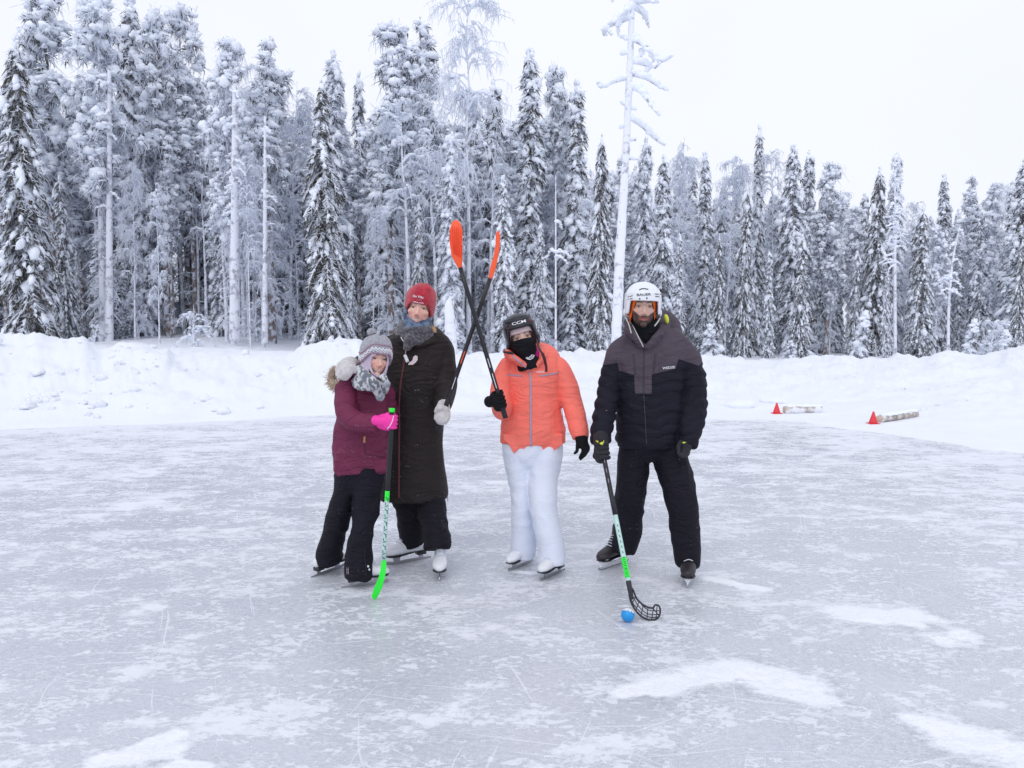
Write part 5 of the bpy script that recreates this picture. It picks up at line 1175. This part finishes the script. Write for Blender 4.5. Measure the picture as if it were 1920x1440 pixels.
for sx in (-1, 1): obj('ear_guard', ellip(hp(Hm, sx * .098, .012, -.040), (.012, .032, .038)), M['helmet_b'], he)
me = fuse(xf(tube([[0, -.016, -.020, .077, .100], [0, -.018, -.045, .076, .104], [0, -.014, -.08, .070, .096], [0, -.004, -.12, .066, .082], [0, -.004, -.16, .074, .090], [0, -.004, -.20, .080, .095]], n=30, rnd=(False, False)), Hm), .006, 2, folds(.0045, 9, 22, 6))
TG = bvh(me); ga = obj('neck_gaiter', me, M['maskblk'], cor)
obj('gaiter_print', strokes(TG, [[(986, 670.5), (989, 673), (994, 674), (999, 671.5), (1002, 666)], [(988, 670), (991, 671.5), (994, 671)], [(995, 670.5), (999, 668), (1000, 665)], [(992, 670), (995, 668), (998, 665)]], .0030), M['whitemark'], ga)
hr = []
for k_ in range(9):
    o_ = k_ * 1.1; hr += tubew([hp(Hm, .082, -.02 + k_ * .004, -.01), P(1010 + o_ * .4, 652 + k_ * .6, 4.62), P(1016 + o_ * .4, 664, 4.60), P(1020.5 + o_ * .35, 678, 4.612 - k_ * .001), P(1023 + o_ * .3, 690, 4.625), P(1024 + (k_ - 4) * .5, 697, 4.632)], [.006, .005, .0045, .004, .0035, .002], n=6, sub=3)
hr += tubew([hp(Hm, -.058, -.055, .02), hp(Hm, -.072, -.045, -.01), hp(Hm, -.078, -.035, -.05)], .004, n=6) + tubew([hp(Hm, .055, -.055, .024), hp(Hm, .072, -.045, -.0), hp(Hm, .080, -.035, -.04)], .005, n=6)
obj('hair', hr, M['hair_red'], cor)
# gloves
cA = P(948, 784, 4.415); cB = P(863, 502, 4.40); axc = nz(cB - cA)
C_ = P(937.5, 750, 4.415)
obj('glove', fuse(fist(C_, axc, nz(P(939, 735, 4.40) - P(934, 768, 4.50)), side=-1, s=1.02, rs=.015) + tube([S(939, 764, 4.53, 13, .04), S(936, 757, 4.47, 13, .04), S(935, 750, 4.43, 12, .03)], n=16), .0036, 1), M['glove_blk'], cor)
L = tube([S(1090, 816, 4.62, 13, .042), S(1091, 828, 4.60, 12, .026), S(1092, 837, 4.59, 12, .022)], n=18)
for pts, r in (([(1099, 834, 4.59), (1101, 843, 4.57), (1098, 852, 4.55), (1092, 858, 4.54)], .0108), ([(1096, 836, 4.585), (1097, 847, 4.565), (1093, 856, 4.545), (1088, 861.5, 4.535)], .0112),
               ([(1092, 836, 4.58), (1092.5, 847, 4.56), (1089, 854, 4.54), (1086.5, 859, 4.53)], .0108), ([(1101, 832, 4.60), (1104, 839, 4.59), (1102.5, 846, 4.58), (1098, 851, 4.57)], .0095),
               ([(1084, 826, 4.60), (1082.5, 836, 4.58), (1082, 845, 4.56), (1077.5, 850, 4.55)], .0125)):
    L += tubew([P(*p) for p in pts], [r, r * .97, r * .9, r * .75], n=10, sub=3)
obj('glove', fuse(L, .0042, 3), M['glove_blk'], cor)

# ============ woman in long black coat
Hm = Hmat(784.5, 577, 4.80, roll=9, yaw=2, s=1.10)
B = G(790, 1072)
J = dict(shl=P(738, 652, 4.92), shr=P(826, 652, 4.92), ell=P(700, 676, 5.02), elr=P(836, 730, 4.84), wrl=P(660, 690, 4.72), wrr=P(830, 765, 4.62),
         hl=P(757, 830, 4.94), hr=P(800, 830, 4.92), kl=P(772, 950, 4.94), kr=P(815, 950, 4.88), al=P(779, 1010, 4.96), ar=P(825, 1026, 4.74))
wom = person('smiling person in a red knitted hat and long black coat', B, Hm, J, (.74, .46, .38), (.13, .075, .055), smile=1.0, cheeks=.4)
D = 4.93
L = tube([S(781, 612, D, 24, .08), S(782, 622, D, 36, .10), S(783, 634, D, 54, .12), S(784, 652, D, 62, .135), S(783, 700, D, 60, .14), S(779, 757, D, 55, .145), S(776, 820, D, 53, .155), S(775, 862, D, 58, .17), S(775, 905, D, 63, .18), S(775.5, 932, D, 64, .185)], n=40, rnd=(False, False), power=2.2)
L += tube([S(750, 640, D, 16), S(735, 648, 4.95, 19, .07), S(712, 664, 5.0, 19, .065), S(690, 676, 4.95, 17, .06), S(668, 686, 4.80, 14, .05), S(660, 688, 4.72, 12, .045)], n=20, rnd=(True, False))
L += tube([S(808, 634, D, 18), S(827, 652, D, 22, .078), S(834, 690, 4.91, 22, .075), S(834, 728, 4.86, 21, .07), S(831, 752, 4.74, 18, .058), S(830, 762, 4.66, 16, .05)], n=22, rnd=(True, False))
L += tube([S(766, 646, 4.80, 7, .02), S(753, 636, 4.82, 9, .03), S(748, 626, 4.94, 9, .045), S(775, 616, 5.04, 12, .06), S(806, 620, 5.02, 11, .05), S(822, 630, 4.90, 9, .035), S(806, 642, 4.82, 9, .026), S(780, 649, 4.79, 7, .02)], n=14, ref=(0, 0, 1))
me = fuse(L, .0075, 4, folds(.010, 3, 5, 51)); T_ = bvh(me); ct = obj('coat', me, M['coat'], wom)
obj('zip', seam(T_, [(761, 655), (756, 690), (751, 720), (748, 760), (749, 800), (748, 860), (748, 934)], .0035, .001, flat=.006), M['zipred'], ct)
obj('zip_pull', tubew([hit(T_, 761, 650, .006), hit(T_, 760.5, 664, .010)], .0035, n=8), M['steel'], ct)
a_, b2 = hit(T_, 759, 665, .008), hit(T_, 764.5, 679, .008)
obj('hang_tag', tube([[*a_, .010, .0025], [*b2, .011, .0025]], n=12, rnd=(False, False), power=5), M['whitemark'], ct)
me2 = patch(T_, [(779, 666), (783, 668), (783, 675), (779, 680), (774, 684), (765, 684), (767, 680), (773, 676), (775, 669)], .007)
obj('white_badge', me2, plain('pale_pink_badge_mat', (.72, .60, .64), .7), ct)
obj('drawstring', tubew([hit(T_, x, y, .004) for x, y in ((752, 632), (755, 638), (761, 644))], .003, n=6), M['whitemark'], ct)
obj('back_seam', tubew([P(839, 930, D), P(839.5, 940, D)], .002, n=6), M['blackmark'], ct)
L = tube([S(777, 880, 4.94, 45, .12), S(777, 915, 4.94, 45, .125), S(777, 940, 4.94, 42, .11)], n=28)
L += tube([S(763, 915, 4.95, 28, .11), S(768, 950, 4.93, 25, .10), S(771, 985, 4.94, 23.5, .095), S(773, 1010, 4.96, 23, .10), S(775, 1019, 4.965, 22.5, .10)], n=24, rnd=(True, False))
L += tube([S(802, 915, 4.92, 29, .11), S(808, 950, 4.85, 27, .10), S(815, 985, 4.76, 25, .10), S(819, 1008, 4.70, 24.5, .11), S(820.5, 1029, 4.67, 24, .11)], n=24, rnd=(True, False))
obj('trousers', fuse(L, .0075, 4, folds(.013, 4, 7, 57)), M['blk'], wom)
skate(wom, (792, 1049), (735, 1060), 'figure', .29); skate(wom, (827, 1063), (824, 1092), 'figure', .28)
# mittens
sA = P(820, 808, 4.545); sB = P(919, 522, 4.46); axw = nz(sB - sA); C_ = P(830, 776, 4.535)
L = mitten(C_ + np.array([.0, -.004, .0]), nz(P(829, 790, 4.50) - P(832, 757, 4.60)), (-1, 0, 0), 1.06, thumb=[P(836, 768, 4.52), P(824, 764, 4.49), P(818, 772, 4.495)]) + tubew([P(820, 782, 4.51), P(816, 785, 4.50)], .012, n=10)
obj('mitten', fuse(L, .005, 3, knitd(.0012, 150)), M['cream'], wom)
L = tube([S(662, 686, 4.70, 13, .045), S(657, 682, 4.56, 15, .045), S(650, 686, 4.44, 18, .04), S(645, 696, 4.40, 18, .034), S(641, 706, 4.40, 14, .028)], n=20) + tubew([P(657, 684, 4.46), P(663, 690, 4.42), P(667, 697, 4.41)], [.022, .020, .016], n=12)
obj('mitten', fuse(L, .005, 3, knitd(.0012, 150, 3)), M['cream'], wom)
# hat, neck warmer, scarf, hair
hat = Cap(Hm, .093, .110, .045, .148, lambda a: .022 - .070 * float(sm(.55, 1.35, abs(a))), yo=.014, e=.80)
me = mkmesh(hat.shell(.008, 80, 22, lambda a, z: .0035 * math.sin(2.5 * a + z * 40) * float(sm(.05, .12, z)) + .006 * math.exp(-((abs(a) - .75) / .25) ** 2) * float(sm(.08, .12, z)))); T3 = bvh(me); h_ = obj('knitted_hat', me, M['redhat'], wom)
obj('embroidery', letters(T3, 'On Ylläs', 784, 556.5, 4.2, 9, .004, 1.0, .012), M['whitemark'], h_)
obj('embroidery', strokes(T3, [[(780, 564), (783, 560.5), (786, 564)], [(785, 564), (788, 561), (791, 565)]], .0013), M['coral_trim'], h_)
obj('embroidery', letters(T3, 'FINLAND', 785, 567.5, 2.2, 9, .004, 1.5, .02), M['whitemark'], h_)
me = fuse(xf(tube([[0, .012, -.098, .074, .076], [0, .002, -.108, .076, .090], [0, -.002, -.130, .078, .094], [0, .01, -.15, .08, .088]], n=30, rnd=(False, False)) + tubew([(-.078, -.02, -.0), (-.074, -.045, -.05), (-.058, -.064, -.100)], [.010, .012, .014], n=10) + tubew([(.076, -.0, -.04), (.072, -.04, -.07), (.052, -.066, -.108)], [.008, .010, .013], n=10), Hm), .006, 3, folds(.004, 9, 24, 8))
obj('neck_warmer', me, M['blueneck'], wom)
L = []
for z_, rx, ry, u, dy in ((-.130, .098, .100, .034, .0), (-.158, .106, .106, .032, .004), (-.182, .100, .100, .028, .0)):
    pts = [hp(Hm, rx * math.sin(a), .014 + dy - ry * math.cos(a), z_ - .012 * math.cos(a) + .010 * math.sin(a * 2 + z_ * 50)) for a in np.linspace(0, 2 * math.pi, 26)]
    L += tube([[*p, .026, u] for p in pts], n=12, sub=2, ref=(0, 0, 1))
L += tube([S(772, 634, 4.76, 14, .02), S(765, 645, 4.765, 10, .016), S(761, 655, 4.77, 6, .010)], n=14)
obj('scarf', fuse(L, .007, 2, folds(.006, 8, 26, 12)), M['snood'], wom)
rg = np.random.default_rng(5); hl = []
for k_ in range(7):
    x = 812 + k_ * .7; hl += tubew([P(x - 3, 612, 4.86), P(x, 617 + rg.uniform(-1, 1), 4.81), P(x + 2, 623 + rg.uniform(-1, 1), 4.80)], [.005, .005, .002], n=6, sub=2)
obj('hair', hl, M['hair_blond'], wom)

# ============ girl in plum jacket
Hm = Hmat(712, 673, 4.40, roll=10, yaw=30, s=.93)
B = G(668, 1092)
J = dict(shl=P(655, 722, 4.55), shr=P(712, 718, 4.62), ell=P(656, 784, 4.42), elr=P(728, 770, 4.74), wrl=P(708, 792, 4.32), wrr=P(745, 760, 4.85),
         hl=P(658, 880, 4.58), hr=P(695, 880, 4.56), kl=P(640, 965, 4.58), kr=P(684, 965, 4.50), al=P(606, 1036, 4.67), ar=P(671, 1058, 4.445))
gir = person('smiling child in a plum jacket and grey patterned hat', B, Hm, J, (.76, .48, .39), (.22, .13, .09), smile=.9, slim=1.04, cheeks=.55, k=.84)
D = 4.58
L = tube([S(690, 690, D, 24, .08), S(686, 700, D, 36, .095), S(680, 714, D, 46, .11), S(680, 740, D, 47, .115), S(680, 775, D, 46, .12), S(678, 800, D, 48, .12), S(676, 825, D, 51, .125), S(676, 860, D, 51, .13), S(677, 884, D, 49, .128)], n=34, rnd=(False, False), power=2.2)
L += slab([(627, 862), (626, 882), (633, 894), (645, 893), (660, 882), (690, 884), (724, 884), (724, 862)], 4.475, .05)
L += tube([S(668, 705, 4.55, 15), S(651, 722, 4.50, 19, .07), S(648, 750, 4.45, 18.5, .062), S(653, 778, 4.39, 18, .058), S(668, 790, 4.35, 17, .054), S(690, 792, 4.32, 15.5, .05), S(708, 792, 4.30, 14.5, .046)], n=22, rnd=(True, False))
L += tube([S(660, 705, 4.60, 14), S(652, 700, 4.56, 13, .04), S(664, 694, 4.47, 9, .03), S(676, 704, 4.44, 8, .022)], n=14)
L += tube([S(705, 715, 4.62, 15), S(722, 735, 4.70, 16, .06), S(730, 765, 4.78, 14, .05), S(745, 770, 4.88, 12, .045)], n=18)
me = fuse(L, .007, 4, folds(.013, 4, 8, 61)); T_ = bvh(me); jk = obj('jacket', me, M['purple'], gir)
obj('pocket_seam', seam(T_, [(684, 822), (684, 848), (688, 852), (722, 858)], .0025, .0008), M['plum_dark'], jk)
obj('pocket_seam', seam(T_, [(636, 884), (652, 882), (668, 876), (700, 875)], .0018, .0008), M['plum_dark'], jk)
obj('leather_tab', seam(T_, [(683.5, 818), (683, 830)], .003, .002, flat=.007), plain('tan_leather_mat', (.50, .25, .10), .6), jk)
obj('cuff_seam', seam(T_, [(706, 779), (704, 786), (705, 797), (707, 804)], .0025, .0008), M['plum_dark'], jk)
rg = np.random.default_rng(9); n_ = 900; tt = rg.uniform(0, 1, n_)
ctr = cr_interp(np.array([P(633, 690, 4.58), P(624, 702, 4.56), P(622, 715, 4.54), P(630, 726, 4.50), P(640, 716, 4.47)]), 12)
p0 = ctr[(tt * (len(ctr) - 1)).astype(int)] + rg.normal(0, .012, (n_, 3)); d_ = rg.normal(0, 1, (n_, 3)) + np.array([[-.5, -.3, -.2]]); d_ /= np.linalg.norm(d_, axis=1)[:, None]
obj('hood_fur', tubew(list(ctr[::6]), .020, n=10) + prisms(p0, p0 + d_ * rg.uniform(.02, .042, (n_, 1)), np.full(n_, .0022), np.full(n_, .0006)), M['fur'], jk)
# trousers
L = tube([S(674, 860, D, 45, .11), S(674, 890, D, 43, .11), S(676, 910, D, 40, .10)], n=26)
L += tube([S(655, 880, 4.58, 25, .10), S(647, 925, 4.57, 19, .085), S(638, 958, 4.57, 21, .085), S(626, 1000, 4.61, 21.5, .078), S(617, 1035, 4.65, 24, .08), S(619, 1048, 4.67, 25, .085)], n=24, rnd=(True, False))
L += tube([S(690, 880, 4.56, 30, .10), S(688, 920, 4.54, 26, .09), S(685, 955, 4.52, 25.5, .088), S(680, 990, 4.49, 19, .08), S(673, 1030, 4.46, 22, .088), S(674, 1064, 4.445, 25, .088), S(672, 1083, 4.44, 23.5, .088)], n=24, rnd=(True, False))
me = fuse(L, .007, 4, folds(.013, 4, 8, 67)); T2 = bvh(me); tr = obj('trousers', me, M['blk2'], gir)
obj('hem_zip', seam(T2, [(683, 1028), (684, 1050), (686, 1068), (687, 1090)], .0022, .0008), M['glove_gry'], tr)
for x, y in ((690, 1062), (692, 1068)):
    h0 = hit(T2, x, y, .002)
    if h0 is not None: obj('snap_button', ellip(h0, (.007, .003, .007), 12, 8), M['whitemark'], tr)
obj('reflective_logo', strokes(T2, [[(650, 1064), (650.5, 1077)], [(653, 1064), (653.5, 1077)], [(650, 1068), (653.5, 1068)], [(650, 1073), (653.5, 1073)]], .0016), M['coral_trim'], tr)
skate(gir, (590, 1082), (644, 1063), 'figure', .25); skate(gir, (652, 1102), (722, 1093), 'figure', .25)
# glove
gA = P(735, 771, 4.255); gB = P(719, 1050, 4.20); axg = nz(gA - gB); C_ = P(735, 791, 4.25)
L = fist(C_, axg, nz(P(740, 789, 4.24) - P(712, 793, 4.28)), side=-1, s=.92, rs=.015) + tube([S(709, 791, 4.29, 12, .036), S(720, 791, 4.27, 16, .036), S(730, 792, 4.245, 16.5, .026)], n=16, rnd=(True, True))
me = fuse(L, .0036, 1); TG = bvh(me); gl = obj('glove', me, M['pink'], gir)
obj('glove_piping', seam(TG, [(726, 804), (731, 799), (736, 789), (738, 780)], .0024, .0008), M['whitemark'], gl)
# hat, lining, scarf
lin = Cap(Hm, .088, .106, .02, .125, lambda a: .03 - .02 * float(sm(.3, .62, abs(a))) - .13 * float(sm(.60, .80, abs(a))), yo=.006, low=.05)
obj('balaclava', lin.shell(.006, 90), M['lavender'], gir)
obj('balaclava_edge', tubew([hp(Hm, -.054, -.078, .03), hp(Hm, -.059, -.072, -.01), hp(Hm, -.053, -.075, -.06), hp(Hm, -.034, -.084, -.096), hp(Hm, 0, -.090, -.112), hp(Hm, .034, -.084, -.096), hp(Hm, .053, -.075, -.06), hp(Hm, .059, -.072, -.01)], .007, n=10), M['lavender'], gir)
hat = Cap(Hm, .104, .122, .035, .150, lambda a: .030 - .075 * float(sm(.5, 1.5, abs(a))), yo=.014, e=.78)
me = mkmesh(hat.shell(.008, 90, 24, lambda a, z: .004 * math.sin(3 * a + z * 30) * float(sm(.08, .13, z)))); h_ = obj('knitted_hat', me, M['greyknit'], gir)
for zo in (.004, .060): obj('hat_stripe', hat.line(lambda a: hat.zr(a) + zo, -math.pi, math.pi, .0035, .001, 110), M['rosestripe'], h_)
zz = lambda a: hat.zr(a) + .034 + .008 * (abs(((a * 9) % 2) - 1) * 2 - 1)
obj('hat_zigzag', hat.line(zz, -math.pi, math.pi, .0032, .001, 260), M['whitemark'], h_)
obj('hat_zigzag', hat.line(lambda a: zz(a) - .014, -math.pi, math.pi, .0018, .001, 260), M['whitemark'], h_)
obj('pom_pom', fuse(ellip(hp(Hm, -.045, .03, .158), (.03, .03, .022)), .006, 1, knitd(.006, 90)), M['greyknit'], h_)
L = []
for z_, rx, ry, u in ((-.152, .088, .094, .022), (-.172, .100, .102, .026), (-.194, .094, .098, .024)):
    pts = [hp(Hm, rx * math.sin(a), .012 - ry * math.cos(a), z_ + .010 * math.sin(a * 2 + z_ * 60) - .03 * math.sin(a) * .3) for a in np.linspace(0, 2 * math.pi, 24)]
    L += tube([[*p, .022, u] for p in pts], n=12, sub=2, ref=(0, 0, 1))
L += tube([S(674, 692, 4.44, 9, .03), S(682, 703, 4.39, 10.5, .03), S(692, 711, 4.35, 10.5, .026), S(700, 718, 4.34, 9.5, .022), S(706, 728, 4.37, 9.5, .020), S(711, 742, 4.40, 8.5, .018)], n=14)
L += tube([S(716, 706, 4.35, 6, .018), S(720, 708, 4.34, 6, .018), S(722, 712, 4.335, 6.5, .017), S(724, 720, 4.35, 6, .015)], n=14)
sc_ = obj('scarf', fuse(L, .006, 2, lambda v: (fbm(v * 55, 5, 2) - .5) * .008), M['pattknit'], gir)
for x, y, d_, r in ((713, 744, 4.40, 8.6), (724.5, 720, 4.35, 7.4)):
    obj('pom_pom', fuse(ellip(P(x, y, d_), (r * d_ / F,) * 3), .0045, 0, knitd(.005, 110)), M['pomgrey'], sc_)

# ============ sticks, ball
def stick(label, A, Bp, r, lower, group='floorball sticks'):
    t = thing('floorball_stick', label, 'floorball stick', lower, group); return t
def shaft(t, A, Bp, r, mat, name='shaft', a=0.0, b_=1.0, rk=1.0):
    A = np.array(A); Bp = np.array(Bp); me = mkmesh(tube([[*(A + (Bp - A) * a), r * rk, r * rk], [*(A + (Bp - A) * ((a + b_) / 2)), r * rk, r * rk], [*(A + (Bp - A) * b_), r * rk, r * rk]], n=16, sub=3, rnd=(False, False)))
    tr_ = bvh(me); return obj(name, me, mat, t), tr_
def lattice(t, parent, outline, ribs, D, D2, r, mat, name='blade', web=None, curve=0.0):
    ys = [p[1] for p in outline]; y0, y1 = min(ys), max(ys)
    def at(x, y): s_ = (y - y0) / (y1 - y0); return P(x, y, D + (D2 - D) * s_ - curve * math.sin(s_ * math.pi))
    L = []
    o_ = [at(*p) for p in outline] + [at(*outline[0])]; L += tube([[*p, r * 1.25, r * 1.5] for p in o_], n=8, sub=3, rnd=(False, False))
    for rb in ribs: L += tube([[*at(*p), r * .6, r * 1.1] for p in rb], n=6, sub=3, rnd=(False, False))
    if web: L += slab(outline, D, .004, D2, curve)
    return obj(name, L, mat, parent)
# green stick
sg_ = stick('floorball stick with a bright green blade held upright by the child in plum', None, None, 0, P(703, 1125, 4.2))
shaft(sg_, gA, gB, .0135, M['shaft'], b_=.56); _, ts = shaft(sg_, gA, gB, .0132, M['mint'], 'printed_shaft', .56, 1.0)
shaft(sg_, gA + axg * .018, gA - axg * .006, .0165, M['bladegr'], 'end_cap')
shaft(sg_, gA, gB, .0138, M['bladegr'], 'green_band', .535, .60)
L = []; rg = np.random.default_rng(2)
for k_ in range(22):
    y = 928 + k_ * 5.6; x = 735 - (y - 771) / 279 * 16; w_ = 2.6
    ln = [[(x - w_, y), (x + w_, y - 2.6)], [(x - w_, y - 2), (x + w_ * .2, y + 2), (x + w_, y + 1)], [(x + w_ * .8, y - 3), (x + w_ * .7, y + 2)], [(x - w_ * .7, y - 3), (x - w_ * .8, y + 2.5)]][k_ % 4]
    L += seam(ts, ln, .0022, .0005, step=1.0)
obj('shaft_print', L, M['blackmark'], sg_)
OUT = [(715.5, 1048), (723.5, 1048), (724, 1064), (721.5, 1083), (716.5, 1102), (710, 1116), (705, 1124.5), (699, 1125), (696.5, 1117), (701.5, 1102), (708.5, 1086), (713, 1069)]
obj('blade', fuse(slab(OUT, 4.195, .014, 4.19, curve=.02), .004, 2), M['bladegr'], sg_)
# coral person's stick (broad orange blade)
s2 = stick('black floorball stick with the broad orange blade raised by the person in coral', None, None, 0, cA)
_, ts = shaft(s2, cA, cB, .0135, M['shaft']); shaft(s2, cA, cB, .0155, M['tapegr'], 'grip', 0, .12)
L = []
for k_, (a, b_) in enumerate(((.20, .30), (.34, .40))):
    pa_ = proj(np.array([cA + (cB - cA) * a, cA + (cB - cA) * b_])); L += seam(ts, [tuple(pa_[0]), tuple(pa_[1])], .0022, .0005)
obj('shaft_print', L + letters(ts, 'oxdog', 924, 703, 4.2, 73, .003, 1.2, .01)[:0], M['whitemark'], s2)
OUT = [(860, 505), (866.5, 503), (867, 480), (864.5, 457), (867.5, 432), (863.5, 418), (856, 411.5), (848, 415), (843, 430), (843, 457), (846.5, 480), (854, 494)]
bl = obj('blade', fuse(slab(OUT, 4.40, .010, 4.395, curve=.03), .004, 2), M['bladeor'], s2)
rib = []
M['bladeor2'] = plain('dark_orange_slot_mat', (.80, .06, .015), .5)
for i in range(4):
    x = 848 + i * 4; rib.append([P(x, 424 + i, 4.362 + .0), P(x + .5, 455, 4.362 - .003), P(x + 3.5, 482 - (3 - i) * 2, 4.370)])
obj('blade_slots', [c for r_ in rib for c in tubew([p + np.array([0, 0.0, 0]) for p in r_], .0032, n=6, sub=3)], M['bladeor2'], bl)
# black coat person's stick (thin edge-on orange blade)
s3 = stick('black floorball stick with slim orange blade raised in the cream mitten', None, None, 0, sA)
_, ts = shaft(s3, sA, sB, .0135, M['shaft']); shaft(s3, sA, sB, .0155, M['tapegr'], 'grip', 0, .22)
L = []
for a, b_ in ((.45, .53),):
    pa_ = proj(np.array([sA + (sB - sA) * a, sA + (sB - sA) * b_])); L += seam(ts, [tuple(pa_[0]), tuple(pa_[1])], .003, .0005)
obj('orange_band', L, M['bladeor'], s3)
pa_ = proj(np.array([sA + (sB - sA) * .28, sA + (sB - sA) * .36])); obj('shaft_print', seam(ts, [tuple(pa_[0]), tuple(pa_[1])], .002, .0005), M['whitemark'], s3)
OUT = [(915.5, 524), (922, 524), (930, 500), (936, 470), (938, 442), (935.5, 433), (932, 432), (929.5, 438), (929, 457), (925.5, 480), (919, 502)]
me = slab(OUT, 4.44, .055, 4.46); obj('blade', fuse(me, .005, 3), M['bladeor'], s3)
# man's stick (black lattice blade)
s4 = stick('mint and green floorball stick with a black lattice blade resting on the ice', None, None, 0, P(1205, 1160, 3.92))
_, t0 = shaft(s4, stA, stB, .0140, M['shaft'], b_=.52); _, ts = shaft(s4, stA, stB, .0138, M['mint'], 'printed_shaft', .52, 1.0)
shaft(s4, stA, stB, .0143, M['bladegr'], 'green_band', .80, .93)
L = []
for k_ in range(9):
    a = .80 + k_ * .013; q = proj(np.array([stA + (stB - stA) * a]))[0]; L += seam(ts, [(q[0] - 1.6, q[1] + (k_ % 2)), (q[0] + 2.2, q[1] - 1 + (k_ % 3))], .0016, .0016, step=1.)
for k_ in range(6):
    a = .59 + k_ * .035; q = proj(np.array([stA + (stB - stA) * a]))[0]; L += seam(ts, [(q[0] - .5, q[1] - 2), (q[0] + 1.4, q[1] + 2.4)], .0018, .0006, step=1.)
obj('shaft_print', L, M['blackmark'], s4)
L = []
for a, b_ in ((.10, .16), (.20, .23), (.27, .30)):
    q = proj(np.array([stA + (stB - stA) * a, stA + (stB - stA) * b_])); L += seam(t0, [tuple(q[0]), tuple(q[1])], .0022, .0005)
obj('shaft_mark', L, M['coral_trim'], s4)
OUT = [(1179, 1104), (1182, 1126), (1193, 1146), (1206, 1158), (1222, 1163), (1234, 1158), (1238, 1147), (1236, 1137), (1229, 1134), (1224, 1140), (1213, 1138), (1202, 1131), (1193, 1121), (1186, 1104)]
RIB = [[(1184, 1112), (1196, 1135), (1214, 1151), (1236, 1152)], [(1181, 1120), (1190, 1136), (1206, 1152), (1222, 1158), (1236, 1156)], [(1186, 1106), (1200, 1130), (1216, 1144), (1237, 1145)],
       [(1191, 1119), (1186, 1130)], [(1198, 1128), (1193, 1143)], [(1206, 1134), (1202, 1154)], [(1215, 1139), (1213, 1160)], [(1225, 1140), (1222, 1162)], [(1232, 1136), (1230, 1160)], [(1224, 1140), (1237, 1156)]]
bl = lattice(s4, s4, OUT, RIB, 3.96, 3.905, .0042, M['bladebk'])
obj('blade_neck', tube([[*(stB - ax_m * .04), .015, .015], [*stB, .014, .014], [*P(1184, 1122, 3.945), .012, .011]], n=14), M['bladebk'], s4)
# ball
bc = G(1178, 1168); rb = .0365; bc = bc + np.array([0, rb * .5, rb]); mb, ntb, bb = newmat('blue_and_white_ball_mat')
ball = mkmesh(ellip(bc, (rb, rb, rb), 40, 30)); v = getv(ball) - bc; ax_ = nz(np.array([.35, .25, .9])); ax_ = nz(np.array([.30, .45, .84]))
setattr_f(ball, 'half', v @ ax_ / rb)
at_ = N(ntb, 'ShaderNodeAttribute', attribute_name='half'); f_ = ramp(ntb, at_.outputs['Fac'], .40, .43); ntb.links.new(mixc(ntb, f_, (.012, .30, .72), (.78, .80, .84)), bb.inputs['Base Color']); bb.inputs['Roughness'].default_value = .35
bo = thing('street_hockey_ball', 'blue and white ball on the ice touching the black lattice blade', 'ball', bc - [0, 0, rb])
obj('ball_shell', ball, mb, bo)
dots = []
TB = bvh(mkmesh(ellip(bc, (rb, rb, rb), 40, 30)))
for x, y in ((1178, 1144.5), (1184, 1147), (1187.5, 1151)):
    h0 = hit(TB, x, y, 0)
    if h0 is not None: dots += ellip(h0, (.003, .003, .003), 8, 6)
if dots: obj('ball_holes', dots, M['blackmark'], bo)
